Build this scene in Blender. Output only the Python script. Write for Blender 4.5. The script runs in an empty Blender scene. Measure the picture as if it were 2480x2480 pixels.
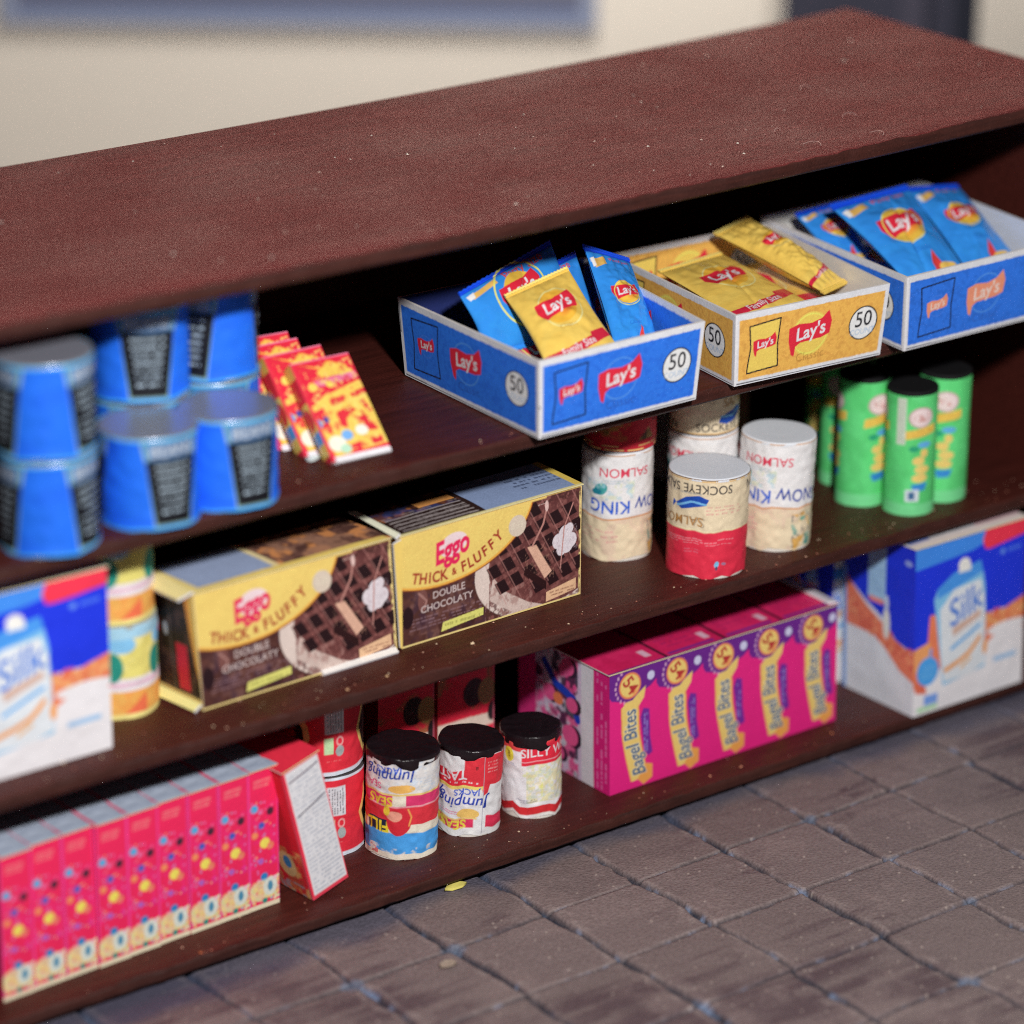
import bpy, math, random
import numpy as np
from mathutils import Vector, Matrix

random.seed(11)
rng = np.random.RandomState(11)
S = bpy.context.scene
COL = S.collection

# ---------------------------------------------------------------- camera
cd = bpy.data.cameras.new("camera")
cam = bpy.data.objects.new("camera", cd); COL.objects.link(cam)
cam.location = (-15.7818, -22.0997, 14.232)
cam.rotation_euler = (1.198, -0.0093, -0.6518)
cd.sensor_width = 36; cd.lens = 36 * 8746 / 2480
cd.clip_start = 0.5; cd.clip_end = 400
cd.dof.use_dof = True; cd.dof.focus_distance = 31.1; cd.dof.aperture_fstop = 0.185
S.camera = cam

# ---------------------------------------------------------------- light
w = bpy.data.worlds.new("World"); S.world = w; w.use_nodes = True
bg = w.node_tree.nodes["Background"]
bg.inputs[0].default_value = (0.86, 0.93, 1.0, 1); bg.inputs[1].default_value = 0.065
def area(name, loc, target, size, power, color):
    ld = bpy.data.lights.new(name, 'AREA'); ld.shape = 'DISK'; ld.size = size; ld.energy = power; ld.color = color
    o = bpy.data.objects.new(name, ld); COL.objects.link(o); o.location = loc
    o.rotation_euler = (Vector(target) - Vector(loc)).to_track_quat('-Z', 'Y').to_euler()
    return o
area("key_lamp", (-6.0, -15.5, 15.3), (2, 0, 3), 1.25, 5150, (1.0, 0.975, 0.95))
area("added_wall_fill", (9.29, 9.09, 18.0), (15.36, 17.04, 15.0), 8.0, 6900, (1.0, 0.965, 0.925))  # added fill with no source in view, brightens the back wall
S.view_settings.view_transform = 'Standard'; S.view_settings.look = 'None'
S.view_settings.exposure = 0; S.view_settings.gamma = 1; S.view_settings.use_curve_mapping = False
S.render.engine = 'CYCLES'
S.cycles.use_denoising = False
S.cycles.max_bounces = 6
S.cycles.pixel_filter_type = 'BLACKMAN_HARRIS'; S.cycles.filter_width = 1.05

# ---------------------------------------------------------------- helpers
KA = 1.28
def lin(c, k=KA):
    c = np.array(c, float) / 255.0
    l = np.where(c <= 0.04045, c / 12.92, ((c + 0.055) / 1.055) ** 2.4)
    return np.clip(l * k, 0.004, 0.9).astype(np.float32)

def vnoise(nv, nu, cell, r=None):
    r = r or rng
    gv, gu = int(nv / cell) + 3, int(nu / cell) + 3
    g = r.rand(gv, gu).astype(np.float32)
    v = np.linspace(0, nv / cell, nv); u = np.linspace(0, nu / cell, nu)
    vi, ui = v.astype(int), u.astype(int)
    fv, fu = v - vi, u - ui
    fv = (fv * fv * (3 - 2 * fv))[:, None]; fu = (fu * fu * (3 - 2 * fu))[None, :]
    a = g[np.ix_(vi, ui)]; b = g[np.ix_(vi, ui + 1)]; c = g[np.ix_(vi + 1, ui)]; d = g[np.ix_(vi + 1, ui + 1)]
    return (a * (1 - fu) + b * fu) * (1 - fv) + (c * (1 - fu) + d * fu) * fv

def fbm(nv, nu, cell, octv=4, r=None):
    s = 0; a = 1; t = 0
    for _ in range(octv):
        s = s + a * vnoise(nv, nu, max(cell, 1.01), r); t += a; a *= 0.55; cell = cell / 2
        if cell < 1.2: break
    return s / t

_gl = {}
def glyphs(s, bold=0.0, shear=0.0):
    k = (s, bold, shear)
    if k in _gl: return _gl[k]
    cu = bpy.data.curves.new('txt', 'FONT'); cu.body = s; cu.size = 1; cu.offset = bold; cu.shear = shear
    cu.align_x = 'CENTER'; cu.align_y = 'CENTER'; cu.resolution_u = 3
    ob = bpy.data.objects.new('txt', cu); COL.objects.link(ob)
    dg = bpy.context.evaluated_depsgraph_get()
    ev = ob.evaluated_get(dg); me = ev.to_mesh(); me.calc_loop_triangles()
    vs = np.array([v.co[:2] for v in me.vertices]).reshape(-1, 2)
    tr = np.array([t.vertices[:] for t in me.loop_triangles]).reshape(-1, 3)
    T = vs[tr] if len(tr) else np.zeros((0, 3, 2))
    ev.to_mesh_clear(); bpy.data.objects.remove(ob); bpy.data.curves.remove(cu)
    _gl[k] = T
    return T

class Tex:
    """A printed sheet: w x h in world units, v up; drawn on a fine grid and given to the mesh as colours."""
    def __init__(s, w, h, ppu, bgc, ss=2):
        s.w, s.h = w, h
        s.nu, s.nv = max(2, int(w * ppu)), max(2, int(h * ppu)); s.ss = ss
        s.NU, s.NV = s.nu * ss, s.nv * ss
        s.a = np.empty((s.NV, s.NU, 3), np.float32); s.a[:] = lin(bgc)
        s.px = s.NU / w; s.py = s.NV / h
        s.u = (np.arange(s.NU) + .5) / s.px; s.v = (np.arange(s.NV) + .5) / s.py
    def box(s, x0, y0, x1, y1):
        i0, i1 = max(0, int(math.floor(x0 * s.px))), min(s.NU, int(math.ceil(x1 * s.px)) + 1)
        j0, j1 = max(0, int(math.floor(y0 * s.py))), min(s.NV, int(math.ceil(y1 * s.py)) + 1)
        return i0, i1, j0, j1
    def paint(s, sl, m, c, al=1.0):
        j0, j1, i0, i1 = sl
        if i1 <= i0 or j1 <= j0: return
        m = (m * al)[..., None]; v = s.a[j0:j1, i0:i1]
        s.a[j0:j1, i0:i1] = v * (1 - m) + lin(c) * m
    def rect(s, x0, y0, x1, y1, c, al=1.0):
        i0, i1, j0, j1 = s.box(x0, y0, x1, y1)
        if i1 <= i0 or j1 <= j0: return
        U, V = np.meshgrid(s.u[i0:i1], s.v[j0:j1])
        s.paint((j0, j1, i0, i1), ((U >= x0) & (U <= x1) & (V >= y0) & (V <= y1)).astype(np.float32), c, al)
    def ell(s, cx, cy, rx, ry, c, rot=0, ring=0, al=1.0, soft=0):
        R = max(rx, ry) * 1.1
        i0, i1, j0, j1 = s.box(cx - R, cy - R, cx + R, cy + R)
        if i1 <= i0 or j1 <= j0: return
        U, V = np.meshgrid(s.u[i0:i1] - cx, s.v[j0:j1] - cy)
        ca, sa = math.cos(rot), math.sin(rot)
        d = np.sqrt(((U * ca + V * sa) / rx) ** 2 + ((-U * sa + V * ca) / ry) ** 2)
        if ring: m = (d <= 1) & (d >= 1 - ring)
        elif soft: m = np.clip((1 - d) / soft, 0, 1)
        else: m = d <= 1
        s.paint((j0, j1, i0, i1), m.astype(np.float32), c, al)
    def poly(s, pts, c, al=1.0):
        pts = np.array(pts, float)
        i0, i1, j0, j1 = s.box(pts[:, 0].min(), pts[:, 1].min(), pts[:, 0].max(), pts[:, 1].max())
        if i1 <= i0 or j1 <= j0: return
        U, V = np.meshgrid(s.u[i0:i1], s.v[j0:j1])
        ins = np.zeros(U.shape, bool); n = len(pts)
        for k in range(n):
            x1, y1 = pts[k]; x2, y2 = pts[(k + 1) % n]
            if y1 == y2: continue
            cnd = ((y1 > V) != (y2 > V)) & (U < (x2 - x1) * (V - y1) / (y2 - y1) + x1)
            ins ^= cnd
        s.paint((j0, j1, i0, i1), ins.astype(np.float32), c, al)
    def line(s, pts, wd, c, al=1.0):
        for (x1, y1), (x2, y2) in zip(pts[:-1], pts[1:]):
            i0, i1, j0, j1 = s.box(min(x1, x2) - wd, min(y1, y2) - wd, max(x1, x2) + wd, max(y1, y2) + wd)
            if i1 <= i0 or j1 <= j0: continue
            U, V = np.meshgrid(s.u[i0:i1], s.v[j0:j1])
            dx, dy = x2 - x1, y2 - y1; L = dx * dx + dy * dy + 1e-12
            t = np.clip(((U - x1) * dx + (V - y1) * dy) / L, 0, 1)
            d = np.hypot(U - x1 - t * dx, V - y1 - t * dy)
            s.paint((j0, j1, i0, i1), (d < wd / 2).astype(np.float32), c, al)
    def tris(s, T, c, al=1.0):
        for t in T:
            (x0, y0), (x1, y1), (x2, y2) = t
            D = (x1 - x0) * (y2 - y0) - (x2 - x0) * (y1 - y0)
            if abs(D) < 1e-12: continue
            i0, i1, j0, j1 = s.box(t[:, 0].min(), t[:, 1].min(), t[:, 0].max(), t[:, 1].max())
            if i1 <= i0 or j1 <= j0: continue
            U = s.u[None, i0:i1] - x0; V = s.v[j0:j1, None] - y0
            l1 = (U * (y2 - y0) - (x2 - x0) * V) / D; l2 = ((x1 - x0) * V - U * (y1 - y0)) / D
            m = (l1 >= 0) & (l2 >= 0) & (l1 + l2 <= 1)
            v = s.a[j0:j1, i0:i1]; v[m] = v[m] * (1 - al) + lin(c) * al
    def text(s, t, cx, cy, h, c, rot=0, sx=1.0, shear=0, bold=0.012, warp=None, al=1.0):
        T = glyphs(t, bold, shear)
        if not len(T): return
        T = T * np.array([h * sx, h])
        if warp is not None:
            T = warp(T)
        ca, sa = math.cos(rot), math.sin(rot)
        T = np.stack([T[..., 0] * ca - T[..., 1] * sa + cx, T[..., 0] * sa + T[..., 1] * ca + cy], -1)
        s.tris(T, c, al)
    def micro(s, x0, y0, x1, y1, n, c, al=.7, fill=.6, vert=False):
        """rows of print too small to read: broken dashes"""
        r = random.Random(int((x0 * 31 + y0 * 17 + n) * 1000))
        for k in range(n):
            t0 = (k + .5) / n
            p = 0.0
            while p < 1:
                q = min(1, p + r.uniform(.02, .09))
                if r.random() < fill + .15:
                    if vert:
                        x = x0 + (x1 - x0) * t0; wd = (x1 - x0) / n * .45
                        s.rect(x - wd / 2, y0 + (y1 - y0) * p, x + wd / 2, y0 + (y1 - y0) * q, c, al)
                    else:
                        y = y0 + (y1 - y0) * t0; wd = (y1 - y0) / n * .45
                        s.rect(x0 + (x1 - x0) * p, y - wd / 2, x0 + (x1 - x0) * q, y + wd / 2, c, al)
                p = q + r.uniform(.008, .02)
    def mottle(s, x0, y0, x1, y1, cols, cell=.05, al=.8, th=.5):
        i0, i1, j0, j1 = s.box(x0, y0, x1, y1)
        if i1 - i0 < 3 or j1 - j0 < 3: return
        for c in cols:
            n = fbm(j1 - j0, i1 - i0, max(2, cell * s.px), 3)
            m = np.clip((n - th) * 8, 0, 1)
            s.paint((j0, j1, i0, i1), m, c, al)
    def flip180(s):
        s.a = s.a[::-1, ::-1].copy(); return s
    def out(s, grain=.05, blotch=.05):
        a = s.a.reshape(s.nv, s.ss, s.nu, s.ss, 3).mean((1, 3))
        n = 1 + grain * (rng.rand(s.nv, s.nu, 1) - .5) * 2 + blotch * (fbm(s.nv, s.nu, 14, 3)[..., None] - .5) * 2
        return np.clip(a * n, 0.002, .92).astype(np.float32)

def solid(c, n=6, m=6, grain=.04):
    a = np.empty((n, m, 3), np.float32); a[:] = lin(c)
    return a * (1 + grain * (rng.rand(n, m, 1).astype(np.float32) - .5) * 2)

class MB:
    def __init__(s): s.v = []; s.f = []; s.c = []; s.n = 0
    def grid(s, P, C, flip=False):
        nv, nu = P.shape[:2]
        idx = np.arange(nv * nu).reshape(nv, nu) + s.n
        q = np.stack([idx[:-1, :-1], idx[:-1, 1:], idx[1:, 1:], idx[1:, :-1]], -1).reshape(-1, 4)
        if flip: q = q[:, ::-1]
        s.v.append(P.reshape(-1, 3)); s.c.append(C.reshape(-1, 3)); s.f.append(q); s.n += nv * nu
    def panel(s, bl, br, tr, tl, tex, bulge=0.0, wave=0.0, flip=False):
        """tex: colour array (nv,nu,3); corners seen from outside"""
        bl, br, tr, tl = [np.array(p, float) for p in (bl, br, tr, tl)]
        nv, nu = tex.shape[:2]
        u = np.linspace(0, 1, nu)[None, :, None]; v = np.linspace(0, 1, nv)[:, None, None]
        P = (bl * (1 - u) + br * u) * (1 - v) + (tl * (1 - u) + tr * u) * v
        n = np.cross(br - bl, tl - bl); n /= (np.linalg.norm(n) + 1e-9)
        e = np.sin(np.pi * u) * np.sin(np.pi * v)
        off = bulge * e
        if wave: off = off + wave * (fbm(nv, nu, max(3, nu / 4), 3)[..., None] - .5) * np.clip(e * 6, 0, 1)
        s.grid(P + off * n, tex, flip)
    def fan(s, ring, c, center=None):
        ring = np.array(ring); n = len(ring)
        ctr = ring.mean(0) if center is None else np.array(center)
        s.v.append(np.vstack([ring, ctr[None]])); s.c.append(np.tile(lin(c), (n + 1, 1)))
        k = np.arange(n); f = np.stack([k, (k + 1) % n, np.full(n, n), np.full(n, n)], -1) + s.n
        s.f.append(f); s.n += n + 1
    def build(s, name, m, parent=None, smooth=True):
        V = np.concatenate(s.v).astype(np.float32); F = np.concatenate(s.f); Cc = np.concatenate(s.c)
        tri = F[:, 2] == F[:, 3]
        me = bpy.data.meshes.new(name)
        me.vertices.add(len(V)); me.vertices.foreach_set('co', V.ravel())
        cnt = np.where(tri, 3, 4); st = np.concatenate([[0], np.cumsum(cnt)[:-1]])
        keep = np.ones(F.shape, bool); keep[tri, 3] = False
        me.loops.add(int(cnt.sum())); me.loops.foreach_set('vertex_index', F[keep].astype(np.int32))
        me.polygons.add(len(F)); me.polygons.foreach_set('loop_start', st.astype(np.int32)); me.polygons.foreach_set('loop_total', cnt.astype(np.int32))
        if smooth: me.polygons.foreach_set('use_smooth', np.ones(len(F), bool))
        me.update(calc_edges=True)
        at = me.color_attributes.new('Col', 'FLOAT_COLOR', 'POINT')
        at.data.foreach_set('color', np.concatenate([Cc, np.ones((len(Cc), 1))], 1).astype(np.float32).ravel())
        me.materials.append(m); me.validate()
        o = bpy.data.objects.new(name, me); COL.objects.link(o)
        if parent: o.parent = parent
        return o

def pmat(name, rough=.55, spec=.4, bump=.15, bscale=60, nvar=.08, metal=0, coat=0):
    m = bpy.data.materials.new(name); m.use_nodes = True; nt = m.node_tree; N = nt.nodes; L = nt.links
    b = N['Principled BSDF']
    at = N.new('ShaderNodeAttribute'); at.attribute_name = 'Col'
    tc = N.new('ShaderNodeTexCoord')
    nz = N.new('ShaderNodeTexNoise'); nz.inputs['Scale'].default_value = bscale; nz.inputs['Detail'].default_value = 5
    L.new(tc.outputs['Object'], nz.inputs['Vector'])
    mr = N.new('ShaderNodeMapRange'); mr.inputs[1].default_value = .25; mr.inputs[2].default_value = .75
    mr.inputs[3].default_value = 1 - nvar; mr.inputs[4].default_value = 1 + nvar
    L.new(nz.outputs['Fac'], mr.inputs[0])
    mx = N.new('ShaderNodeVectorMath'); mx.operation = 'SCALE'
    L.new(at.outputs['Color'], mx.inputs[0]); L.new(mr.outputs[0], mx.inputs['Scale'])
    L.new(mx.outputs[0], b.inputs['Base Color'])
    b.inputs['Roughness'].default_value = rough; b.inputs['Specular IOR Level'].default_value = spec
    b.inputs['Metallic'].default_value = metal; b.inputs['Coat Weight'].default_value = coat; b.inputs['Coat Roughness'].default_value = .25
    bp = N.new('ShaderNodeBump'); bp.inputs['Strength'].default_value = bump; bp.inputs['Distance'].default_value = .02
    L.new(nz.outputs['Fac'], bp.inputs['Height']); L.new(bp.outputs[0], b.inputs['Normal'])
    return m
M_paper = pmat('printed_paper', .62, .3, .12, 70)
M_card = pmat('printed_card', .5, .4, .10, 50, .06)
M_film = pmat('glossy_film', .27, .55, .3, 9, .03)
M_lid = pmat('black_enamel', .28, .4, .6, 16, .2)
M_cap = pmat('black_cap', .7, .2, .2, 24, .1)
M_plain = pmat('matt_plaster', .8, .2, .15, 12, .05)
M_floor = pmat('painted_tile', .58, .35, .8, 34, .26)

def wood_mat(name, c0, c1, spec, rg):
    m = bpy.data.materials.new(name); m.use_nodes = True; nt = m.node_tree; N = nt.nodes; L = nt.links
    b = N['Principled BSDF']; tc = N.new('ShaderNodeTexCoord')
    mp = N.new('ShaderNodeMapping'); mp.inputs['Scale'].default_value = (.5, 5, 9); L.new(tc.outputs['Object'], mp.inputs[0])
    n1 = N.new('ShaderNodeTexNoise'); n1.inputs['Scale'].default_value = 3; n1.inputs['Detail'].default_value = 8; n1.inputs['Roughness'].default_value = .65
    L.new(mp.outputs[0], n1.inputs['Vector'])
    n2 = N.new('ShaderNodeTexNoise'); n2.inputs['Scale'].default_value = 55; n2.inputs['Detail'].default_value = 4; L.new(tc.outputs['Object'], n2.inputs['Vector'])
    n3 = N.new('ShaderNodeTexNoise'); n3.inputs['Scale'].default_value = .9; n3.inputs['Detail'].default_value = 3; L.new(tc.outputs['Object'], n3.inputs['Vector'])
    r = N.new('ShaderNodeValToRGB'); r.color_ramp.elements[0].position = .3; r.color_ramp.elements[0].color = c0
    r.color_ramp.elements[1].position = .72; r.color_ramp.elements[1].color = c1
    L.new(n1.outputs['Fac'], r.inputs[0])
    mx = N.new('ShaderNodeMix'); mx.data_type = 'RGBA'; mx.blend_type = 'MULTIPLY'; mx.inputs[0].default_value = .5
    r2 = N.new('ShaderNodeValToRGB'); r2.color_ramp.elements[0].position = .35; r2.color_ramp.elements[0].color = (.55, .55, .55, 1)
    r2.color_ramp.elements[1].position = .65; r2.color_ramp.elements[1].color = (1.25, 1.2, 1.2, 1)
    L.new(n2.outputs['Fac'], r2.inputs[0]); L.new(r.outputs[0], mx.inputs[6]); L.new(r2.outputs[0], mx.inputs[7])
    L.new(mx.outputs[2], b.inputs['Base Color'])
    mr = N.new('ShaderNodeMapRange'); mr.inputs[1].default_value = .3; mr.inputs[2].default_value = .7; mr.inputs[3].default_value = rg - .08; mr.inputs[4].default_value = rg + .08
    L.new(n3.outputs['Fac'], mr.inputs[0]); L.new(mr.outputs[0], b.inputs['Roughness'])
    b.inputs['Specular IOR Level'].default_value = spec
    ad = N.new('ShaderNodeMath'); ad.operation = 'ADD'; L.new(n1.outputs['Fac'], ad.inputs[0]); L.new(n2.outputs['Fac'], ad.inputs[1])
    bp = N.new('ShaderNodeBump'); bp.inputs['Strength'].default_value = .35; bp.inputs['Distance'].default_value = .02
    L.new(ad.outputs[0], bp.inputs['Height']); L.new(bp.outputs[0], b.inputs['Normal'])
    return m
M_wood = wood_mat('stained_wood', (.042, .0095, .0075, 1), (.092, .020, .0145, 1), .2, .45)
M_edge = wood_mat('painted_shade_edge', (.030, .009, .007, 1), (.075, .020, .014, 1), .3, .6)  # board fronts darker than the tops: shade put into the wood colour
M_top = wood_mat('rosy_worn_wood', (.118, .023, .023, 1), (.188, .038, .037, 1), .07, .72)

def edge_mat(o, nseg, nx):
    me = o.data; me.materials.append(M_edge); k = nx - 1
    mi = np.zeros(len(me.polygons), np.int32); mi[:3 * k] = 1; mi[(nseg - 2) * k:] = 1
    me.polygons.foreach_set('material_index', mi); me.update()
def tag(o, label=None, cat=None, group=None, kind=None):
    if label: o['label'] = label
    if cat: o['category'] = cat
    if group: o['group'] = group
    if kind: o['kind'] = kind
    return o
def thing(name, label, cat, loc=(0, 0, 0), group=None):
    o = bpy.data.objects.new(name, None); COL.objects.link(o); o.location = loc; o.empty_display_size = .1
    return tag(o, label, cat, group)
def local(o, loc):
    """children are written in world coordinates: shift their mesh to the thing's base"""
    for ch in list(o.children):
        me = ch.data; n = len(me.vertices); a = np.empty(n * 3, np.float32); me.vertices.foreach_get('co', a)
        a = a.reshape(-1, 3) - np.array(loc, np.float32); me.vertices.foreach_set('co', a.ravel()); me.update()
    o.location = loc
    return o
def copy_tree(o, parent=None):
    c = o.copy(); COL.objects.link(c); c.parent = parent
    for ch in o.children: copy_tree(ch, c)
    return c

# ---------------------------------------------------------------- levels
Z3, Z2, Z1, H, D, XR = .1824, 2.11, 3.98, 5.843, 3.75, 8.18
XL = -6.2

# ---------------------------------------------------------------- setting: floor, wall, door, frame
def build_floor():
    x0, x1, y0, y1, ppu = -7.0, 12.0, -7.5, 1.0, 46
    nu, nv = int((x1 - x0) * ppu), int((y1 - y0) * ppu)
    X, Y = np.meshgrid(np.linspace(x0, x1, nu), np.linspace(y0, y1, nv))
    th = .011; tx = X * math.cos(th) + Y * math.sin(th); ty = -X * math.sin(th) + Y * math.cos(th)
    r = np.random.RandomState(5)
    wob = (fbm(nv, nu, 22, 4, r) - .5) * .10; wob2 = (fbm(nv, nu, 40, 3, r) - .5) * .05
    ci = np.round(tx).astype(int)
    rows = (ty + .827) / .9893; ri = np.round(rows).astype(int)
    jc = np.array([r.uniform(-.035, .035) for _ in range(64)])[(ci * 7 + np.floor(rows).astype(int) * 3) % 64]
    dc = np.abs(tx - ci + jc + wob)
    dr = np.abs((rows - ri) * .9893 + wob2)
    wc = .020 + .035 * np.clip(fbm(nv, nu, 16, 3, r) - .42, 0, 1) * 2.2
    g1 = np.clip(1.25 - dc / wc, 0, 1); g2 = np.clip(1.3 - dr / .014, 0, 1) * .8
    groove = np.maximum(g1, g2)
    tid = (np.floor(tx) * 13 + np.floor(rows) * 29).astype(int) % 97
    tv = np.array([r.rand() for _ in range(97)])[tid]
    lift = np.array([r.uniform(-.012, .012) for _ in range(97)])[tid]
    n1 = fbm(nv, nu, 30, 5, r); n2 = fbm(nv, nu, 5, 2, r); n3 = fbm(nv, nu, 70, 4, r)
    Zz = -.055 * groove + lift * (1 - groove) * .6 + (n1 - .5) * .02 + (n2 - .5) * .010
    base = lin((112, 98, 97)); dark = lin((70, 53, 60)); warm = lin((128, 112, 110))
    C = base[None, None] * (1 + (tv[..., None] - .5) * .16)
    streak = np.repeat(fbm(nv, max(3, nu // 12), 3, 4, r), 13, 1)[:, :nu]
    if streak.shape[1] < nu: streak = np.pad(streak, ((0, 0), (0, nu - streak.shape[1])), 'edge')
    m = np.clip((n3 - .5) * 5 + (streak - .5) * 2.4, 0, 1)[..., None] * .7; C = C * (1 - m) + dark * m
    m = np.clip((n1 - .56) * 7, 0, 1)[..., None] * .5; C = C * (1 - m) + warm * m
    sp = (r.rand(nv, nu) > .9965)[..., None] * .55; C = C * (1 - sp) + lin((185, 170, 160)) * sp
    # dusty blue grout, a few blobs of it at the crossings, a darker blue-grey band with a ragged edge beside the shelf
    gcol = lin((47, 50, 62)) * .75 + lin((100, 118, 145)) * .8 * np.clip((n2 - .60) * 6, 0, 1)[..., None]
    eg = np.clip(1 - np.abs(dc - wc * 2.4) / (wc * 1.2), 0, 1) + np.clip(1 - np.abs(dr - .03) / .014, 0, 1) * .6
    eg = (np.clip(eg, 0, 1) * np.clip((n2 - .42) * 4, 0, 1) * .38)[..., None]; C = C * (1 - eg) + lin((158, 144, 140)) * eg
    g = np.clip(groove * 1.3, 0, 1)[..., None]; C = C * (1 - g) + gcol * g
    vid = ((ci * 17 + ri * 31) % 61); vr = np.array([r.rand() for _ in range(61)])[vid]
    dv = np.hypot((tx - ci + jc) * .8, ((rows - ri) * .9893)) + (n1 - .5) * .16
    bl = (np.clip(1 - dv / (.03 + .055 * vr), 0, 1) * 2.2).clip(0, 1) * (vr > .68)
    bl = bl[..., None] * .65; C = C * (1 - bl) + lin((94, 106, 126)) * bl
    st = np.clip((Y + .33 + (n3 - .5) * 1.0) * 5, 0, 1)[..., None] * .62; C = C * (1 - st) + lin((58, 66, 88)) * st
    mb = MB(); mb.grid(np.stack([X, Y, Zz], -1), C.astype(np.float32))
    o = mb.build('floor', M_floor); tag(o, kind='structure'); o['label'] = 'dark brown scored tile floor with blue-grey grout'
    mb = MB(); c = solid((85, 74, 74)); mb.panel((-60, -60, -.09), (70, -60, -.09), (70, 70, -.09), (-60, 70, -.09), c)
    o2 = mb.build('ground', M_floor); tag(o2, kind='structure'); o2['label'] = 'plain base board under and around the tile floor'
build_floor()

CAMX = np.array([-15.7818, -22.0997]); AX = np.array([.7948, -.6068]); HX = np.array([.6068, .7948])
def wp(a, hf, z):
    k = 45.5 / 39.5; a, hf, z = a * k, hf * k, (14.232 - (14.232 - z) * k)
    p = CAMX + AX * a + HX * hf
    return (p[0], p[1], z)
def wbox(mb, a0, a1, h0, h1, z0, z1, c):
    A = [wp(a0, h0, z0), wp(a1, h0, z0), wp(a1, h0, z1), wp(a0, h0, z1)]
    B = [wp(a0, h1, z0), wp(a1, h1, z0), wp(a1, h1, z1), wp(a0, h1, z1)]
    C = solid(c)
    mb.panel(*A, C); mb.panel(B[1], B[0], B[3], B[2], C)
    mb.panel(B[0], A[0], A[3], B[3], C); mb.panel(A[1], B[1], B[2], A[2], C)
    mb.panel(A[3], A[2], B[2], B[3], C); mb.panel(B[0], B[1], A[1], A[0], C)
mb = MB(); wbox(mb, -30, 30, 39.5, 40.2, 1.8, 20, (196, 188, 176)); o = mb.build('wall', M_plain); tag(o, kind='structure'); o['label'] = 'plain cream wall far behind the shelf unit'
fr = thing('picture_frame', 'blue-grey banded frame on the cream wall at upper left', 'frame')
mb = MB(); wbox(mb, -5.62, 1.02, 39.41, 39.49, 4.60, 4.74, (120, 127, 146)); wbox(mb, -5.62, 1.02, 39.41, 39.49, 7.9, 8.05, (120, 127, 146))
wbox(mb, -5.62, -5.45, 39.41, 39.49, 4.745, 7.895, (120, 127, 146)); wbox(mb, .85, 1.02, 39.41, 39.49, 4.745, 7.895, (120, 127, 146)); mb.build('frame', M_plain, fr)
mb = MB(); wbox(mb, -5.448, .848, 39.43, 39.49, 4.745, 4.86, (78, 88, 118)); wbox(mb, -5.448, .848, 39.44, 39.49, 4.863, 7.89, (92, 92, 104)); mb.build('picture', M_plain, fr)
local(fr, wp(-2.3, 39.4, 4.6))
dr = thing('door', 'dark slate door standing open against the cream wall', 'door')
mb = MB(); wbox(mb, 2.95, 4.72, 37.3, 37.55, 1.2, 9.2, (52, 52, 64)); mb.build('door_panel', M_plain, dr)
mb = MB(); wbox(mb, 4.723, 4.98, 37.25, 37.6, 1.2, 9.3, (30, 32, 42)); mb.build('door_frame', M_plain, dr)
mb = MB(); wbox(mb, 4.15, 4.4, 37.2, 37.297, 1.2, 9.0, (64, 62, 74)); mb.build('rail', M_plain, dr)
local(dr, wp(4, 37.4, 1.2))

# ---------------------------------------------------------------- shelf unit
def board(mb, x0, x1, y0, y1, z0, z1, sag=0.0, rag=.012, axis='x'):
    """closed board with softened, slightly chewed long edges"""
    nx = max(8, int((x1 - x0) * 24)) if axis == 'x' else 8
    e = min(.022, (z1 - z0) * .3)
    prof = [(y0, z0 + e), (y0, (z0 + z1) / 2), (y0, z1 - e), (y0 + e * .35, z1 - e * .3), (y0 + e * 1.1, z1)]
    for k in range(1, 12): prof.append((y0 + e * 1.1 + (y1 - y0 - e * 2.2) * k / 12, z1))
    prof += [(y1 - e * 1.1, z1), (y1 - e * .35, z1 - e * .3), (y1, z1 - e), (y1, z0 + e), (y1 - e, z0), (y0 + e, z0), (y0, z0 + e)]
    P = np.array(prof); n = len(P)
    X = np.linspace(x0, x1, nx)
    V = np.zeros((n, nx, 3)); V[..., 0] = X[None]; V[..., 1] = P[:, :1]; V[..., 2] = P[:, 1:]
    j = (fbm(n, nx, 3, 3) - .5) * 2 * rag; edge = np.zeros(n); edge[[0, 1, 2, 3, 4, n - 1]] = [.6, .8, 1, 1, .7, .6]
    j[n - 1] = j[0]
    V[..., 1] += j * edge[:, None]; V[..., 2] += j * edge[:, None] * .6 * (P[:, 1:] > (z0 + z1) / 2)
    V[..., 2] += sag * ((X - 2) / 5)[None] ** 2 - (.01 if sag else 0)
    C = np.empty((n, nx, 3), np.float32); C[:] = .05
    mb.grid(V, C)
    mb.seg = (n, nx)
    for k, fl in ((0, 0), (nx - 1, 1)): mb.fan(V[:-1, k][::-1] if fl else V[:-1, k], (60, 30, 25))
su = thing('shelf_unit', 'long reddish-brown wooden shelf unit with three open shelves', 'shelf', (2, 1.8, 0))
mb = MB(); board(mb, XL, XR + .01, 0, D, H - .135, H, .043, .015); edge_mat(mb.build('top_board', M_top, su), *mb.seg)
for z, t in ((Z1, .135), (Z2, .13), (Z3, .12)):
    mb = MB(); board(mb, XL + .16, XR - .16, 0, D - .1, z - t, z, 0, .018); edge_mat(mb.build('shelf', M_wood, su), *mb.seg)
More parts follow.
